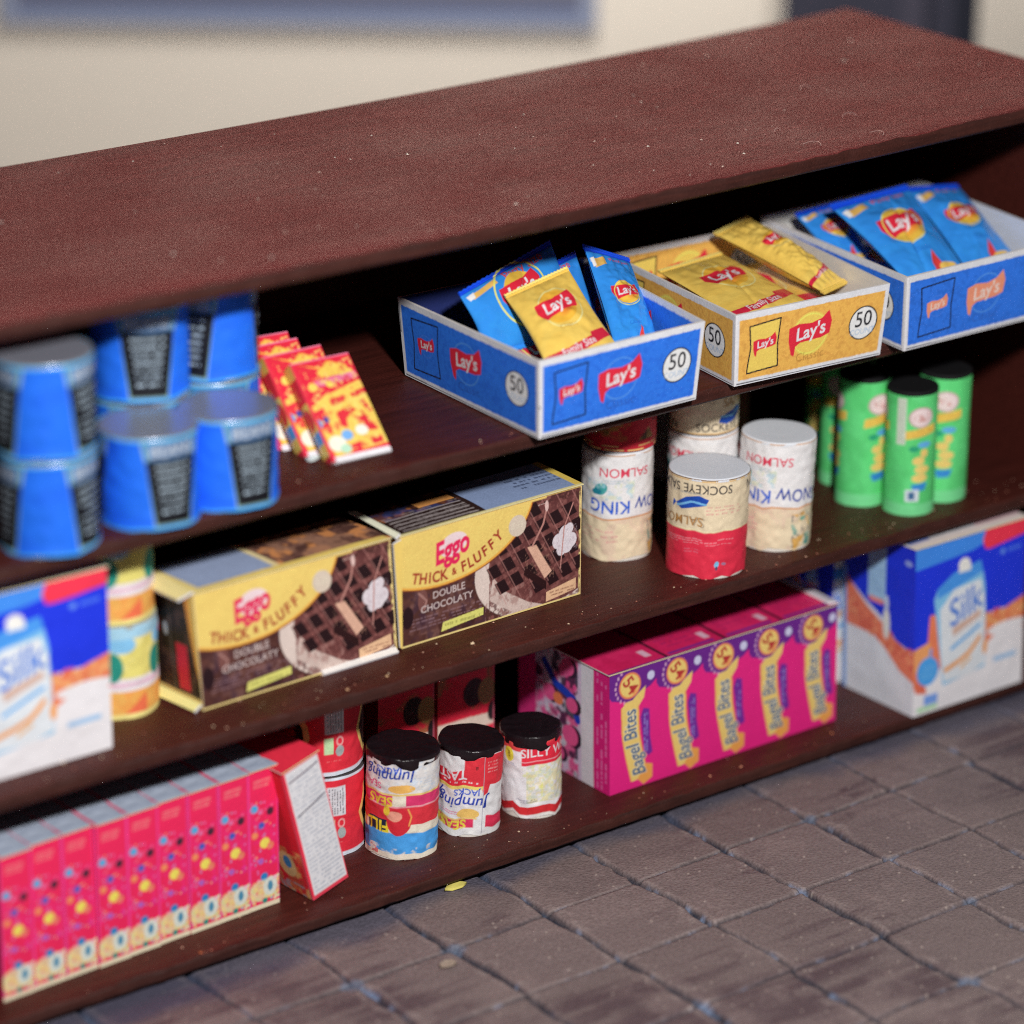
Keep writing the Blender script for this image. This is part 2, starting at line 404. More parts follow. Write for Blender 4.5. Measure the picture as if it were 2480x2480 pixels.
def slab(mb, x0, x1, y0, y1, z0, z1, c=(60, 30, 25)):
    A = [(x0, y0, z0), (x1, y0, z0), (x1, y0, z1), (x0, y0, z1)]; B = [(x0, y1, z0), (x1, y1, z0), (x1, y1, z1), (x0, y1, z1)]; C = solid(c)
    mb.panel(*A, C); mb.panel(B[1], B[0], B[3], B[2], C); mb.panel(B[0], A[0], A[3], B[3], C); mb.panel(A[1], B[1], B[2], A[2], C)
    mb.panel(A[3], A[2], B[2], B[3], C); mb.panel(B[0], B[1], A[1], A[0], C)
mb = MB(); slab(mb, XL + .16, XR - .16, D - .097, D, .0, H - .137); mb.build('back_panel', M_wood, su, False)
mb = MB(); slab(mb, XR - .157, XR, .012, D, 0.0, H - .137); mb.build('side_panel', M_wood, su, False)
mb = MB(); slab(mb, XL, XL + .157, .012, D, 0.0, H - .137); mb.build('side_panel', M_wood, su, False)
mb = MB(); slab(mb, XL + .16, XR - .16, .16, .3, -.03, Z3 - .121); mb.build('plinth', M_wood, su, False)
local(su, (2, 1.8, 0))

# ---------------------------------------------------------------- printed designs
RED = (205, 40, 60); WHITE = (212, 212, 216)
def xf(cx, cy, s, rot):
    ca, sa = math.cos(rot), math.sin(rot)
    return lambda pts: [(cx + s * (x * ca - y * sa), cy + s * (x * sa + y * ca)) for x, y in pts]
def crisp_logo(t, cx, cy, s, rot=.12, sun=(242, 178, 70), ring=None, rib=RED, txt=WHITE, tail=True):
    if sun: t.ell(cx, cy - .05 * s, .5 * s, .5 * s, sun); t.ell(cx + .16 * s, cy - .2 * s, .3 * s, .2 * s, (228, 120, 50), .5, soft=.8); t.ell(cx - .08 * s, cy + .02 * s, .34 * s, .34 * s, sun, soft=.5)
    if ring: t.ell(cx, cy - .05 * s, .5 * s, .5 * s, ring, ring=.06)
    f = xf(cx, cy, s, rot)
    P = [(-.58, .24), (-.3, .28), (.05, .20), (.35, .24), (.56, .38), (.62, .1), (.54, -.20), (.3, -.24), (0, -.22), (-.3, -.2), (-.44, -.26), (-.5, -.5), (-.58, -.42), (-.62, -.1)] if tail else \
        [(-.55, .26), (-.2, .24), (.2, .22), (.55, .30), (.62, .05), (.5, -.24), (.1, -.22), (-.3, -.24), (-.5, -.30), (-.62, 0)]
    t.poly(f(P), rib)
    t.text("Lay's", cx, cy - .0 * s, .45 * s, txt, rot, sx=.98, shear=.15, bold=.02)

def tray_face(w, h, bgc, faded=False, ppu=140, border=(206, 208, 214), outline=True):
    t = Tex(w, h, ppu, border); b = .045
    t.rect(b, b * 1.1, w - b, h - b * 1.3, bgc)
    t.mottle(b, b, w - b, h - b * 1.3, [tuple(int(x * .86) for x in bgc)], .03, .6, .52)
    if outline:
        t.line([(.012, .02), (.012, h - .01)], .008, (30, 30, 40)); t.line([(.02, .018), (w - .02, .016)], .008, (40, 40, 50))
    yl = bgc[0] > 150
    rib, tx = (RED, WHITE) if not faded else ((226, 140, 112), (226, 196, 186))
    x0, x1 = .09 * w, .285 * w
    P = [(x0 - .01, h * .20), (x0 + .02, h * .5), (x0 + .005, h * .80), (x1 + .01, h * .84), (x1 - .015, h * .5), (x1, h * .18), (x0 - .01, h * .15)]
    if yl: t.poly(P, (242, 190, 92))
    t.line(P, .014, (24, 24, 36)); t.line([P[-1], P[0]], .014, (24, 24, 36))
    cx = (x0 + x1) / 2 + .01
    crisp_logo(t, cx, h * .53, .2, .12, None, (70, 120, 235) if not yl else None, rib, tx)
    if yl: t.ell(.49 * w, h * .53, .2, .2, (246, 190, 90))
    crisp_logo(t, .49 * w, h * .56, .37, .12, None, (80, 140, 240) if not yl else (250, 214, 100), rib, tx)
    t.text("Classic", .50 * w, h * .22, .11, (40, 60, 120) if not yl else (130, 90, 40), .03, bold=.0, al=.55)
    r = .155; cy = h * .52; cx = w * .845
    t.ell(cx, cy, r, r, (22, 24, 34)); t.ell(cx, cy, r * .92, r * .92, (216, 218, 226))
    t.text("50", cx, cy + .03, .2, (24, 24, 34), bold=.006, sx=.95); t.text("COUNT", cx, cy - .08, .075, (120, 160, 200), bold=.0, al=.7)
    return t

def bag_tex(kind, w, h, ppu=150, lv=.56, ls=.52):
    if kind == 'blue':
        t = Tex(w, h, ppu, (48, 134, 242)); t.mottle(0, 0, w, h, [(50, 140, 248)], .15, .5, .5)
        t.rect(0, h * .93, w, h, (24, 74, 205))
        t.poly([(w * .06, h * .86), (w * .32, h * .90), (w * .33, h * .83), (w * .07, h * .78)], (226, 176, 96)); t.poly([(w * .03, h * .87), (w * .1, h * .88), (w * .09, h * .8), (w * .04, h * .79)], (225, 225, 225))
        t.text("Party Size", w * .62, h * .88, w * .11, (200, 70, 80), .05, bold=.01)
        crisp_logo(t, w * .5, h * lv, w * ls, .1, tail=False); t.ell(w * .5, h * (lv - .025), w * .27, w * .27, (250, 214, 110), ring=.06)
        t.poly([(w * .52, h * .12), (w * .62, h * .24), (w * .66, h * .12), (w * .72, h * .05), (w * .55, h * .02)], (206, 60, 60)); t.ell(w * .75, h * .08, w * .14, w * .05, (224, 180, 90))
        t.text("Classic", w * .52, h * .27, w * .1, (20, 60, 170), bold=0, al=.6)
    else:
        t = Tex(w, h, ppu, (242, 184, 88)); t.mottle(0, 0, w, h, [(246, 192, 100)], .2, .35, .5)
        t.ell(w * .53, h * .57, w * .3, w * .3, (232, 214, 150), ring=.05)
        crisp_logo(t, w * .5, h * .60, w * .50, .1, (240, 168, 60), tail=False)
        t.text("Classic", w * .5, h * .36, w * .09, (150, 105, 40), .0, bold=0, al=.7)
        f = xf(w * .55, h * .16, w, .18)
        t.poly(f([(-.6, -.05), (-.58, .06), (-.2, .02), (.18, .04), (.2, .09), (.42, .10), (.45, -.02), (.2, -.06), (-.15, -.07)]), (190, 38, 62))
        t.text("Family Size", w * .5, h * .145, w * .115, WHITE, .18, bold=.008)
        t.rect(0, h * .97, w, h, (246, 200, 116))
    return t

def bag(name, label, quad, kind, t=.12, group=None, seed=0, lv=.56, ls=.52):
    TL, TR, BR, BL = [np.array(q, float) for q in quad]
    w = (np.linalg.norm(TR - TL) + np.linalg.norm(BR - BL)) / 2; h = (np.linalg.norm(TL - BL) + np.linalg.norm(TR - BR)) / 2
    tx = bag_tex(kind, w, h, 150, lv, ls); A = tx.out(.04, .05); nv, nu = A.shape[:2]
    r = np.random.RandomState(seed + 3)
    u = np.linspace(0, 1, nu)[None]; v = np.linspace(0, 1, nv)[:, None]
    U, V = u + v * 0, v + u * 0
    prof = np.clip(np.sin(np.pi * U), 0, 1) ** .5 * np.clip(np.sin(np.pi * np.clip((V - .05) / .9, 0, 1)), 0, 1) ** .55
    wr = (fbm(nv, nu, nu / 3.2, 3, r) - .5) * .8 + .16 * np.sin(U * 34 + 3 * np.sin(V * 4)) * np.exp(-((V - .91) / .12) ** 2) + .10 * np.sin(U * 30) * np.exp(-((V - .07) / .09) ** 2)
    crease = -.18 * np.exp(-((U - .5 - .3 * (V - .5)) / .03) ** 2) * (seed % 2)
    n = np.cross(TR - TL, BL - TL); n /= np.linalg.norm(n)
    view = np.array([-.57, -.74, .36])
    if n @ view < 0: n = -n
    pinch = 1 - .05 * np.sin(np.pi * V) ** 2
    Uc = (U - .5) * pinch + .5
    P = (BL * (1 - Uc)[..., None] + BR * Uc[..., None]) * (1 - V)[..., None] + (TL * (1 - Uc)[..., None] + TR * Uc[..., None]) * V[..., None]
    zig = .012 * (np.abs((U * 40) % 2 - 1) - .5)
    up = (TL - BL) / h
    P = P + up * (zig * ((V > .97) | (V < .03)))[..., None]
    front = P + n * (t * .5 * prof * (1 + wr + crease))[..., None] + n * .004
    back = P - n * (t * .5 * prof)[..., None] - n * .004
    m = MB(); m.grid(front, A); m.grid(back[::3, ::3], (A[::3, ::3] * .9), True)
    o = bpy.data.objects.new(name, None); COL.objects.link(o); tag(o, label, 'chip bag', group)
    m.build('packet', M_film, o)
    for vv in (0, 1):
        m = MB()
        sl = slice(0, max(2, nv // 22)) if vv == 0 else slice(nv - max(2, nv // 22), nv)
        ridges = .010 * np.sin(V[sl] * h * 260)
        Q = P[sl]; nr = n * (.011 + .5 * ridges[..., None]); c_ = A[sl]
        Fg, Bg = Q + nr, Q - n * .011
        rim = np.concatenate([Fg[0], Fg[:, -1], Fg[-1][::-1], Fg[::-1, 0]]); rb = np.concatenate([Bg[0], Bg[:, -1], Bg[-1][::-1], Bg[::-1, 0]])
        m.grid(Fg, c_ * 1.05); m.grid(Bg, c_, True); m.grid(np.stack([rb, rim]), np.tile(c_[0, 0], (2, len(rim), 1)))
        m.build('crimped_seal', M_film, o)
    return local(o, tuple((BL + BR) / 2))

# ---------------------------------------------------------------- cardboard trays
def tray(label, FL, FR, BR, BL, h, bgc, inner, faded=False, group='open cardboard trays of chip bags', lean=.05, inprint=()):
    """inner: colours inside for (front,right,back,left)"""
    o = thing('display_tray', label, 'tray', (FL[0], FL[1], Z1), group)
    c = [np.array(p + (Z1 + .012,), float) for p in (FL[:2], FR[:2], BR[:2], BL[:2])]
    ctr = sum(c) / 4
    top = [p + (p - ctr) * np.array([lean, lean, 0]) + np.array([0, 0, h + random.uniform(-.012, .012)]) for p in c]
    names = ('front', 'right', 'back', 'left')
    for k in range(4):
        a, b, ta, tb = c[k], c[(k + 1) % 4], top[k], top[(k + 1) % 4]
        L = np.linalg.norm(b - a)
        nrm = np.cross(b - a, ta - a); nrm /= np.linalg.norm(nrm)       # outward for counter-clockwise order
        T = tray_face(L, h, bgc, faded, 150 if k in (0, 3) else 60)
        m = MB(); d = .022
        # the seen order from outside is a->b for ccw footprint
        m.panel(a, b, tb, ta, T.out(.06, .06), .008, .01)
        ia, ib, ita, itb = a - nrm * d, b - nrm * d, ta - nrm * d, tb - nrm * d
        if k in inprint: TI = tray_face(L, h, bgc, faded, 110).out(.06, .05)
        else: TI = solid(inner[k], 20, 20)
        if k in inprint: m.panel(ib, ia, ita, itb, TI, 0, .0)
        else: m.panel(ib, ia, ita, itb, TI)
        m.panel(ta, tb, itb, ita, solid((205, 200, 196), 3, 40, .1)); m.panel(ia, ib, b, a, solid(WHITE, 3, 20))
        m.panel(ia, a, ta, ita, solid(WHITE, 20, 3)); m.panel(b, ib, itb, tb, solid(WHITE, 20, 3))
        m.build('tray_wall', M_card, o)
    m = MB(); e = .02
    q = [p + (ctr - p) * .02 for p in c]
    m.panel(q[0], q[1], q[2], q[3], solid((200, 196, 190), 12, 12)); z = np.array([0, 0, -.010]); m.panel(q[1] + z, q[0] + z, q[3] + z, q[2] + z, solid(WHITE, 4, 4))
    m.build('tray_floor', M_card, o)
    return local(o, (FL[0], FL[1], Z1))
BLUE = (44, 112, 236); YEL = (230, 168, 82)
IN = (206, 204, 200)
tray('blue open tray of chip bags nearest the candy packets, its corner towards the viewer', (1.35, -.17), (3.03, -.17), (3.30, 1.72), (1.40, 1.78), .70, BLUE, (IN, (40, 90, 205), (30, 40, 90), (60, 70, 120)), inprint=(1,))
tray('yellow open tray of chip bags standing between the two blue trays', (3.50, -.12), (5.10, -.22), (5.42, 1.72), (3.72, 1.80), .66, YEL, (IN, IN, YEL, IN), inprint=(2,))
tray('blue open tray with faded orange logos at the right end of the top shelf', (5.33, -.28), (7.25, -.28), (7.46, 1.82), (5.52, 1.80), .70, (46, 112, 222), (IN, (196, 202, 214), IN, IN), faded=True)

G1 = 'chip bags in the open trays'
bag('chip_bag', 'blue chip bag leaning back at the left of the first blue tray', [(1.50, 1.15, 4.88), (2.74, 1.50, 5.03), (2.62, .80, 4.42), (1.42, .62, 4.46)], 'blue', .22, G1, 1, lv=.62, ls=.36)
bag('chip_bag', 'yellow chip bag standing in front in the first blue tray', [(1.833, .95, 4.846), (2.50, .95, 4.975), (2.44, .10, 4.44), (1.66, .10, 4.46)], 'yellow', .2, G1, 2)
bag('chip_bag', 'blue chip bag standing tall at the right of the first blue tray', [(2.872, 1.2, 5.048), (3.40, 1.22, 4.82), (2.95, .22, 4.36), (2.45, .16, 4.36)], 'blue', .18, G1, 4)
bag('chip_bag', 'blue chip bag half hidden behind the yellow bag in the first blue tray', [(2.1, 1.25, 4.80), (2.98, 1.45, 4.90), (2.9, .9, 4.3), (2.0, .8, 4.3)], 'blue', .18, G1, 7)
bag('chip_bag', 'blue chip bag lying low under the yellow bag in the first blue tray', [(1.55, 1.0, 4.42), (2.5, 1.2, 4.44), (2.6, .2, 4.28), (1.6, .15, 4.28)], 'blue', .16, G1, 9)
bag('chip_bag', 'yellow chip bag lying flat with its logo up in the yellow tray', [(3.82, 1.32, 4.60), (4.62, 1.42, 4.60), (4.62, .12, 4.44), (3.66, .05, 4.50)], 'yellow', .16, G1, 5)
bag('chip_bag', 'yellow chip bag on its side at the right in the yellow tray', [(4.66, 1.55, 4.74), (5.12, 1.62, 4.80), (5.18, .32, 4.50), (4.80, .2, 4.50)], 'yellow', .26, G1, 6)
bag('chip_bag', 'yellow chip bag lying underneath in the yellow tray', [(4.0, 1.5, 4.38), (5.2, 1.5, 4.38), (5.0, .1, 4.32), (3.7, .1, 4.34)], 'yellow', .2, G1, 8)
bag('chip_bag', 'blue chip bag facing forward with its round logo in the right-hand tray', [(5.66, 1.12, 4.93), (6.66, 1.17, 4.94), (6.36, .03, 4.46), (5.62, .0, 4.49)], 'blue', .21, G1, 11)
bag('chip_bag', 'blue chip bag tilted at the far right of the right-hand tray', [(6.70, 1.22, 4.90), (7.40, 1.27, 4.80), (7.10, .14, 4.42), (6.42, .06, 4.43)], 'blue', .21, G1, 12)
bag('chip_bag', 'blue chip bag lying at the back left of the right-hand tray', [(5.66, 1.58, 4.74), (6.25, 1.58, 4.76), (6.0, .9, 4.40), (5.60, .95, 4.44)], 'blue', .16, G1, 14)
bag('chip_bag', 'blue chip bag lying underneath in the right-hand tray', [(5.8, 1.5, 4.40), (7.2, 1.5, 4.40), (7.0, .1, 4.30), (5.6, .1, 4.30)], 'blue', .2, G1, 15)

# ---------------------------------------------------------------- cans
CAMDIR = math.atan2(-.795, -.607)
def can(name, label, cat, x, y, z, R, h, tex, group=None, lid=(120, 126, 140), lidmat=None, taper=0.0, rag=.0, seed=0, tilt=(0, 0), bump_top=0.0, lidh=.0, wob=.012, glint=False, ragtop=0.0, flange=0.0, rough=.010):
    r = np.random.RandomState(seed)
    o = thing(name, label, cat, (x, y, z), group)
    A = tex.out(.06, .06); nv, nu = A.shape[:2]
    th = CAMDIR + (np.linspace(0, 1, nu) - .5) * 2 * math.pi
    v = np.linspace(0, 1, nv)
    rad = R * (1 + wob * np.sin(th * 2 + r.rand() * 6) + wob * .6 * np.sin(th * 5 + r.rand() * 6))
    prof = 1 + taper * (v - .5) + flange * (np.exp(-((v - 1) / .06) ** 2) + np.exp(-(v / .06) ** 2))
    ds = (vnoise(nv, nu, 9, r) - .5) * rough; ds[:, 0] = ds[:, -1]
    RR = rad[None] * prof[:, None] + ds
    zb = rag * (np.interp(np.linspace(0, 1, nu), np.linspace(0, 1, 26), r.rand(26)) - .2); zb[-1] = zb[0]
    zt = -ragtop * (np.interp(np.linspace(0, 1, nu), np.linspace(0, 1, 18), r.rand(18))); zt[-1] = zt[0]
    Zm = v[:, None] * (h - zb + zt)[None] + zb[None]
    P = np.stack([RR * np.cos(th)[None], RR * np.sin(th)[None], Zm], -1)
    m = MB(); m.grid(P, A); m.build('label_wrap', M_paper, o)
    # inner body seen where the paper is torn short, and its foot
    m = MB(); n = 64; a = np.linspace(0, 2 * math.pi, n); rr = np.interp(a, np.sort(th % (2 * math.pi)), rad[np.argsort(th % (2 * math.pi))])
    ring = lambda s, zz: np.stack([rr * s * np.cos(a), rr * s * np.sin(a), np.full(n, zz)], -1)
    b0 = 1 - taper * .5 - .02
    m.grid(np.stack([ring(b0, 0), ring(b0, h * .5 if not ragtop else h * .98)]), solid((208, 204, 196), 2, n)); m.fan(ring(b0, .0)[:-1], (200, 196, 190)); m.build('can_body', M_paper, o)
    m = MB(); t0 = 1 + taper * .5
    lz = h + .002 + lidh
    k_ = 1.012 if lidh else .993
    rs = [(t0 * .985, h - .03 - lidh * 1.6), (t0 * k_, h - .02 - lidh * 1.2), (t0 * k_, lz - .008), (t0 * .985, lz + .004), (t0 * .93, lz + .005), (t0 * .45, lz + bump_top)]
    g = np.stack([ring(s_, z_) for s_, z_ in rs])
    if lidh > .01:
        jj = (vnoise(len(rs), n, 3, r) - .5) * .09; jj[:, -1] = jj[:, 0]; g[:2, :, 2] += jj[:2] * np.array([[1.], [.8]]); g[2:5, :, 2] += jj[3] * .22; w8 = .25 * (np.cos(a * 3 + r.rand() * 6) * .04 + np.cos(a * 5 + r.rand() * 6) * .03); g[..., :2] *= (1 + jj * .15 + w8[None])[..., None]
    m.grid(g, np.tile(lin(lid), (len(rs), n, 1))); m.fan(g[-1][:-1], lid, (0, 0, lz + bump_top * 1.1)); m.build('lid', lidmat or M_card, o)
    o.rotation_euler = (tilt[0], tilt[1], 0)
    return o

# beans: blue label with dark trapezium panel of pale print
def bean_tex():
    R, h = .39, .745; W = 2 * math.pi * R; t = Tex(W, h, 105, (28, 100, 226))
    t.mottle(0, 0, W, h, [(24, 88, 222)], .25, .5, .5)
    for k in (-1, 0, 1, 2):
        cx = W / 2 + k * W / 3
        t.poly([(cx - .27, h * .99), (cx + .27, h * .99), (cx + .22, h * .70), (cx + .165, h * .05), (cx + .22, 0), (cx - .22, 0), (cx - .165, h * .05), (cx - .22, h * .70)], (52, 122, 178))
        t.line([(cx - .25, h * .97), (cx - .21, h * .70), (cx - .15, h * .06), (cx + .15, h * .06), (cx + .21, h * .70), (cx + .25, h * .97)], .02, (170, 190, 140), .6)
        t.poly([(cx - .225, h * .76), (cx + .225, h * .76), (cx + .15, h * .06), (cx - .15, h * .06)], (12, 13, 20)); t.rect(cx - .19, h * .77, cx + .19, h * .94, (86, 104, 134), .85); t.micro(cx - .19, h * .77, cx + .19, h * .94, 3, (60, 70, 90), .6); t.text("BEANS", cx, h * .855, .13, (196, 206, 216), bold=.01, al=.7)
        for q in range(7):
            ww = .16 - .0085 * q; y = h * (.685 - q * .082)
            t.micro(cx - ww * .9, y - .022, cx + ww * .9, y + .02, 1, (182, 202, 222), .8, .72)
    t.rect(0, h * .965, W, h, (90, 175, 235)); t.rect(0, 0, W, h * .035, (60, 150, 235))
    return t
GB = 'blue bean cans at the left of the top shelf'
spots = [(-3.01, .30, 0, -.95, 'blue bean can at the bottom of the front stack at the left edge'), (-3.01, .30, 1, -.90, 'blue bean can on top of the front stack at the left edge'),
         (-2.10, .31, 0, .62, 'single blue bean can standing in front, right of the left-edge stack'), (-1.385, .29, 0, .66, 'single blue bean can nearest the red candy packets'),
         (-1.75, .98, 0, .1, 'lower blue bean can of the back stack beside the left-edge stack'), (-1.75, .98, 1, .30, 'upper blue bean can of the back stack beside the left-edge stack, top in shade'),
         (-1.03, 1.08, 0, .3, 'lower blue bean can of the back stack beside the candy packets'), (-1.03, 1.08, 1, -.38, 'upper blue bean can of the back stack beside the candy packets, top in shade')]
proto = None
for x, y, k, rz, lb in spots:
    z = Z1 + .002 + k * .775
    if proto is None:
        proto = can('bean_can', lb, 'can', x, y, z, .39, .745, bean_tex(), GB, lid=(150, 154, 168), seed=3, flange=.02, rag=.02, lidmat=pmat('tin_lid', .34, .5, .15, 20, .08, .55)); o = proto
    else:
        o = copy_tree(proto); o.location = (x, y, z); tag(o, lb)
    o.rotation_euler = (0, 0, rz)

# salmon cans --------------------------------------------------------
CREAM = (214, 198, 168)
def king_tex(R, h):            # wraps pasted upside down
    W = 2 * math.pi * R; t = Tex(W, h, 150, (214, 214, 218)); 
    t.rect(0, 0, W, h, (214, 213, 214)); t.rect(0, h * .62, W, h, CREAM); t.mottle(0, h * .62, W, h, [(206, 176, 160)], .12, .5, .56)
    t.rect(0, h * .60, W, h * .615, (198, 140, 84))
    for cx in (W * .5 + .10, W * .5 - .92):
        t.text("KING", cx - .02, h * .49, .17, (30, 84, 190), bold=.012, sx=.95, rot=-.03); t.text("SNOW", cx - .47, h * .48, .16, (30, 60, 150), bold=.012, sx=.85, rot=-.1)
        t.ell(cx + .06, h * .33, .07, .05, (60, 150, 150), .6); t.ell(cx + .10, h * .36, .05, .03, (30, 120, 140), .2)
        t.mottle(cx - .25, h * .25, cx + .2, h * .42, [(150, 190, 205), (200, 205, 170)], .05, .6, .55)
        t.text("SALMON", cx - .16, h * .17, .12, (200, 60, 84), bold=.006, rot=-.02)
        t.micro(cx - .2, h * .235, cx + .25, h * .28, 2, (130, 165, 190), .5); t.micro(cx - .1, h * .70, cx + .3, h * .84, 3, (200, 120, 130), .45)
    t.rect(0, 0, W, h * .02, (200, 176, 160))
    for cx in (W * .5 - .42,):
        t.mottle(cx - .12, h * .66, cx + .1, h * .98, [(80, 90, 100), (214, 160, 60), (60, 150, 140)], .06, .8, .55)
    return t
def sock_tex(R, h):
    W = 2 * math.pi * R; t = Tex(W, h, 150, (206, 44, 68)); r0 = h * .46
    t.rect(0, 0, W, h * .53, CREAM); t.mottle(0, 0, W, h * .53, [(204, 188, 160)], .1, .5, .5)
    t.rect(0, h * .515, W, h * .53, (226, 210, 170)); t.rect(0, 0, W, h * .015, (120, 90, 60)); t.rect(0, h * .02, W, h * .03, (206, 160, 90))
    for cx in (W * .5 + .18, W * .5 - .94):
        t.text("SOCKEYE SALMON", cx + .08, h * .10, .115, (46, 44, 48), bold=.008, sx=.95)
        t.micro(cx - .1, h * .14, cx + .3, h * .17, 1, (120, 130, 140), .6)
        fish = [(-.17, .06), (-.08, .085), (.05, .06), (.15, .0), (.2, -.05), (.19, .02), (.1, -.05), (-.04, -.02), (-.14, .01)]
        t.poly([(cx + x, h * .27 - y * 1.1) for x, y in fish], (28, 70, 160)); t.line([(cx - .14, h * .25), (cx, h * .24), (cx + .14, h * .3)], .02, (110, 170, 215))
        t.text("SALMON", cx + .12, h * .43, .12, (176, 128, 70), bold=.006); t.text("SALMON", cx + .12, h * .432, .13, (90, 70, 60), bold=-.0, al=.5)
        t.micro(cx - .48, h * .26, cx - .14, h * .36, 3, (200, 130, 130), .6)
        t.micro(cx - .42, h * .60, cx + .3, h * .67, 3, (232, 150, 160), .6); t.micro(cx - .1, h * .71, cx + .05, h * .76, 2, (190, 120, 140), .5)
        t.ell(cx - .26, h * .86, .022, .03, (110, 180, 225)); t.ell(cx - .26, h * .90, .012, .018, (60, 60, 90)); t.ell(cx - .33, h * .87, .025, .014, (150, 110, 140))
    return t
GS = 'tinned fish cans on the middle shelf'
kt = king_tex(.325, 1.0).flip180(); st = sock_tex(.355, .93).flip180()
sku = sock_tex(.325, .71)
# dark red tin above the first king can
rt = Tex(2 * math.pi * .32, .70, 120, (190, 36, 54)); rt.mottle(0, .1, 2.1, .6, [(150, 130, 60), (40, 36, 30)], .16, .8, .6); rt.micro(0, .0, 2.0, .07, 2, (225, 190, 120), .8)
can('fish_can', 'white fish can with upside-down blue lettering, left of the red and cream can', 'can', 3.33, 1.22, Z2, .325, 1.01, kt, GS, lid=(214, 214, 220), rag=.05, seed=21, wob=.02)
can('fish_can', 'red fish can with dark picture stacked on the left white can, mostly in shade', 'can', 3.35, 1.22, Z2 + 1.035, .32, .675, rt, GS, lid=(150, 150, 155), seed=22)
can('fish_can', 'red and cream fish can with a white top standing in front', 'can', 3.72, .44, Z2, .352, .93, st, GS, lid=(206, 210, 222), rag=.035, seed=23, taper=.03, wob=.012, tilt=(.0, .015))
can('fish_can', 'white fish can right of the red and cream can, cream foot and torn base', 'can', 4.62, .56, Z2, .332, 1.03, kt, GS, lid=(208, 212, 222), rag=.06, seed=27, wob=.02, tilt=(-.02, .03)).rotation_euler = (-.0, .025, -.55)
can('fish_can', 'white fish can mostly hidden behind the red and cream can', 'can', 4.22, 1.10, Z2, .315, 1.01, kt, GS, lid=(208, 210, 216), seed=29).rotation_euler = (0, 0, -.9)
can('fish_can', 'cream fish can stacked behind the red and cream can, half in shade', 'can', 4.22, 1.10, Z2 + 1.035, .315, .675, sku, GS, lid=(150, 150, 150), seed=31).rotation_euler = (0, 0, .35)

# green crisp tubes ---------------------------------------------------
def crisp_tex(R, h, stripe=False):
    W = 2 * math.pi * R; t = Tex(W, h, 120, (88, 200, 116)); t.mottle(0, 0, W, h, [(98, 208, 128), (74, 180, 100)], .2, .5, .5)
    t.rect(0, h * .0, W, h * .1, (112, 206, 140))
    for cx in (W * .5 + .07, W * .5 - .42, W * .5 + .55):
        t.ell(cx, h * .80, .125, .10, (222, 200, 200)); t.ell(cx, h * .80, .125, .10, (150, 110, 110), ring=.16, al=.6); t.mottle(cx - .07, h * .77, cx + .07, h * .83, [(180, 110, 100)], .03, .7, .5)
        t.poly([(cx - .16, h * .62), (cx - .15, h * .69), (cx + .16, h * .74), (cx + .16, h * .67)], (236, 184, 84)); t.micro(cx - .12, h * .64, cx + .12, h * .71, 2, (170, 110, 40), .4)
        t.ell(cx + .04, h * .58, .07, .03, (90, 160, 210)); t.ell(cx - .06, h * .55, .05, .03, (40, 150, 110))
        for yy, rr in ((.51, .04), (.45, .06), (.38, .075), (.31, .08)): t.ell(cx + .01 + .03 * math.sin(yy * 40), h * yy, rr, .042, (236, 190, 110))
        t.poly([(cx - .08, h * .26), (cx + .09, h * .27), (cx + .06, h * .21), (cx - .05, h * .20)], (50, 130, 200))
    if stripe:
        cx = W * .5 - .12; t.rect(cx - .045, h * .58, cx + .045, h * .95, (196, 206, 190)); t.micro(cx - .04, h * .59, cx + .04, h * .94, 3, (120, 140, 120), .5, vert=True)
        t.rect(W * .5 - .06, h * .12, W * .5 + .07, h * .22, (200, 210, 220)); t.rect(W * .5 - .03, h * .14, W * .5 + .03, h * .20, (60, 100, 140))
    return t
GC = 'green crisp tubes on the middle shelf'
ct = crisp_tex(.24, 1.22); cs = crisp_tex(.236, 1.20, True)
can('crisp_tube', 'green crisp tube standing foremost, with a white vertical strip', 'crisp tube', 6.16, .42, Z2, .236, 1.20, cs, GC, lid=(20, 20, 22), lidmat=M_cap, seed=41, lidh=.004, rough=.003, rag=.0, tilt=(.0, -.01))
for x, y, sd, rz, lb in ((5.96, .86, 42, .3, 'green crisp tube directly left of the foremost tube'), (6.64, .50, 43, -.35, 'green crisp tube at the right end of its row'),
                     (6.18, 1.32, 44, 1.3, 'green crisp tube behind the left side of its row'), (6.42, 1.80, 45, .9, 'green crisp tube at the far back left, beside the white can')):
    can('crisp_tube', lb, 'crisp tube', x, y, Z2, .24, 1.24, ct, GC, lid=(20, 20, 22), lidmat=M_cap, seed=sd, lidh=.004, rough=.003).rotation_euler = (0, .0, rz)

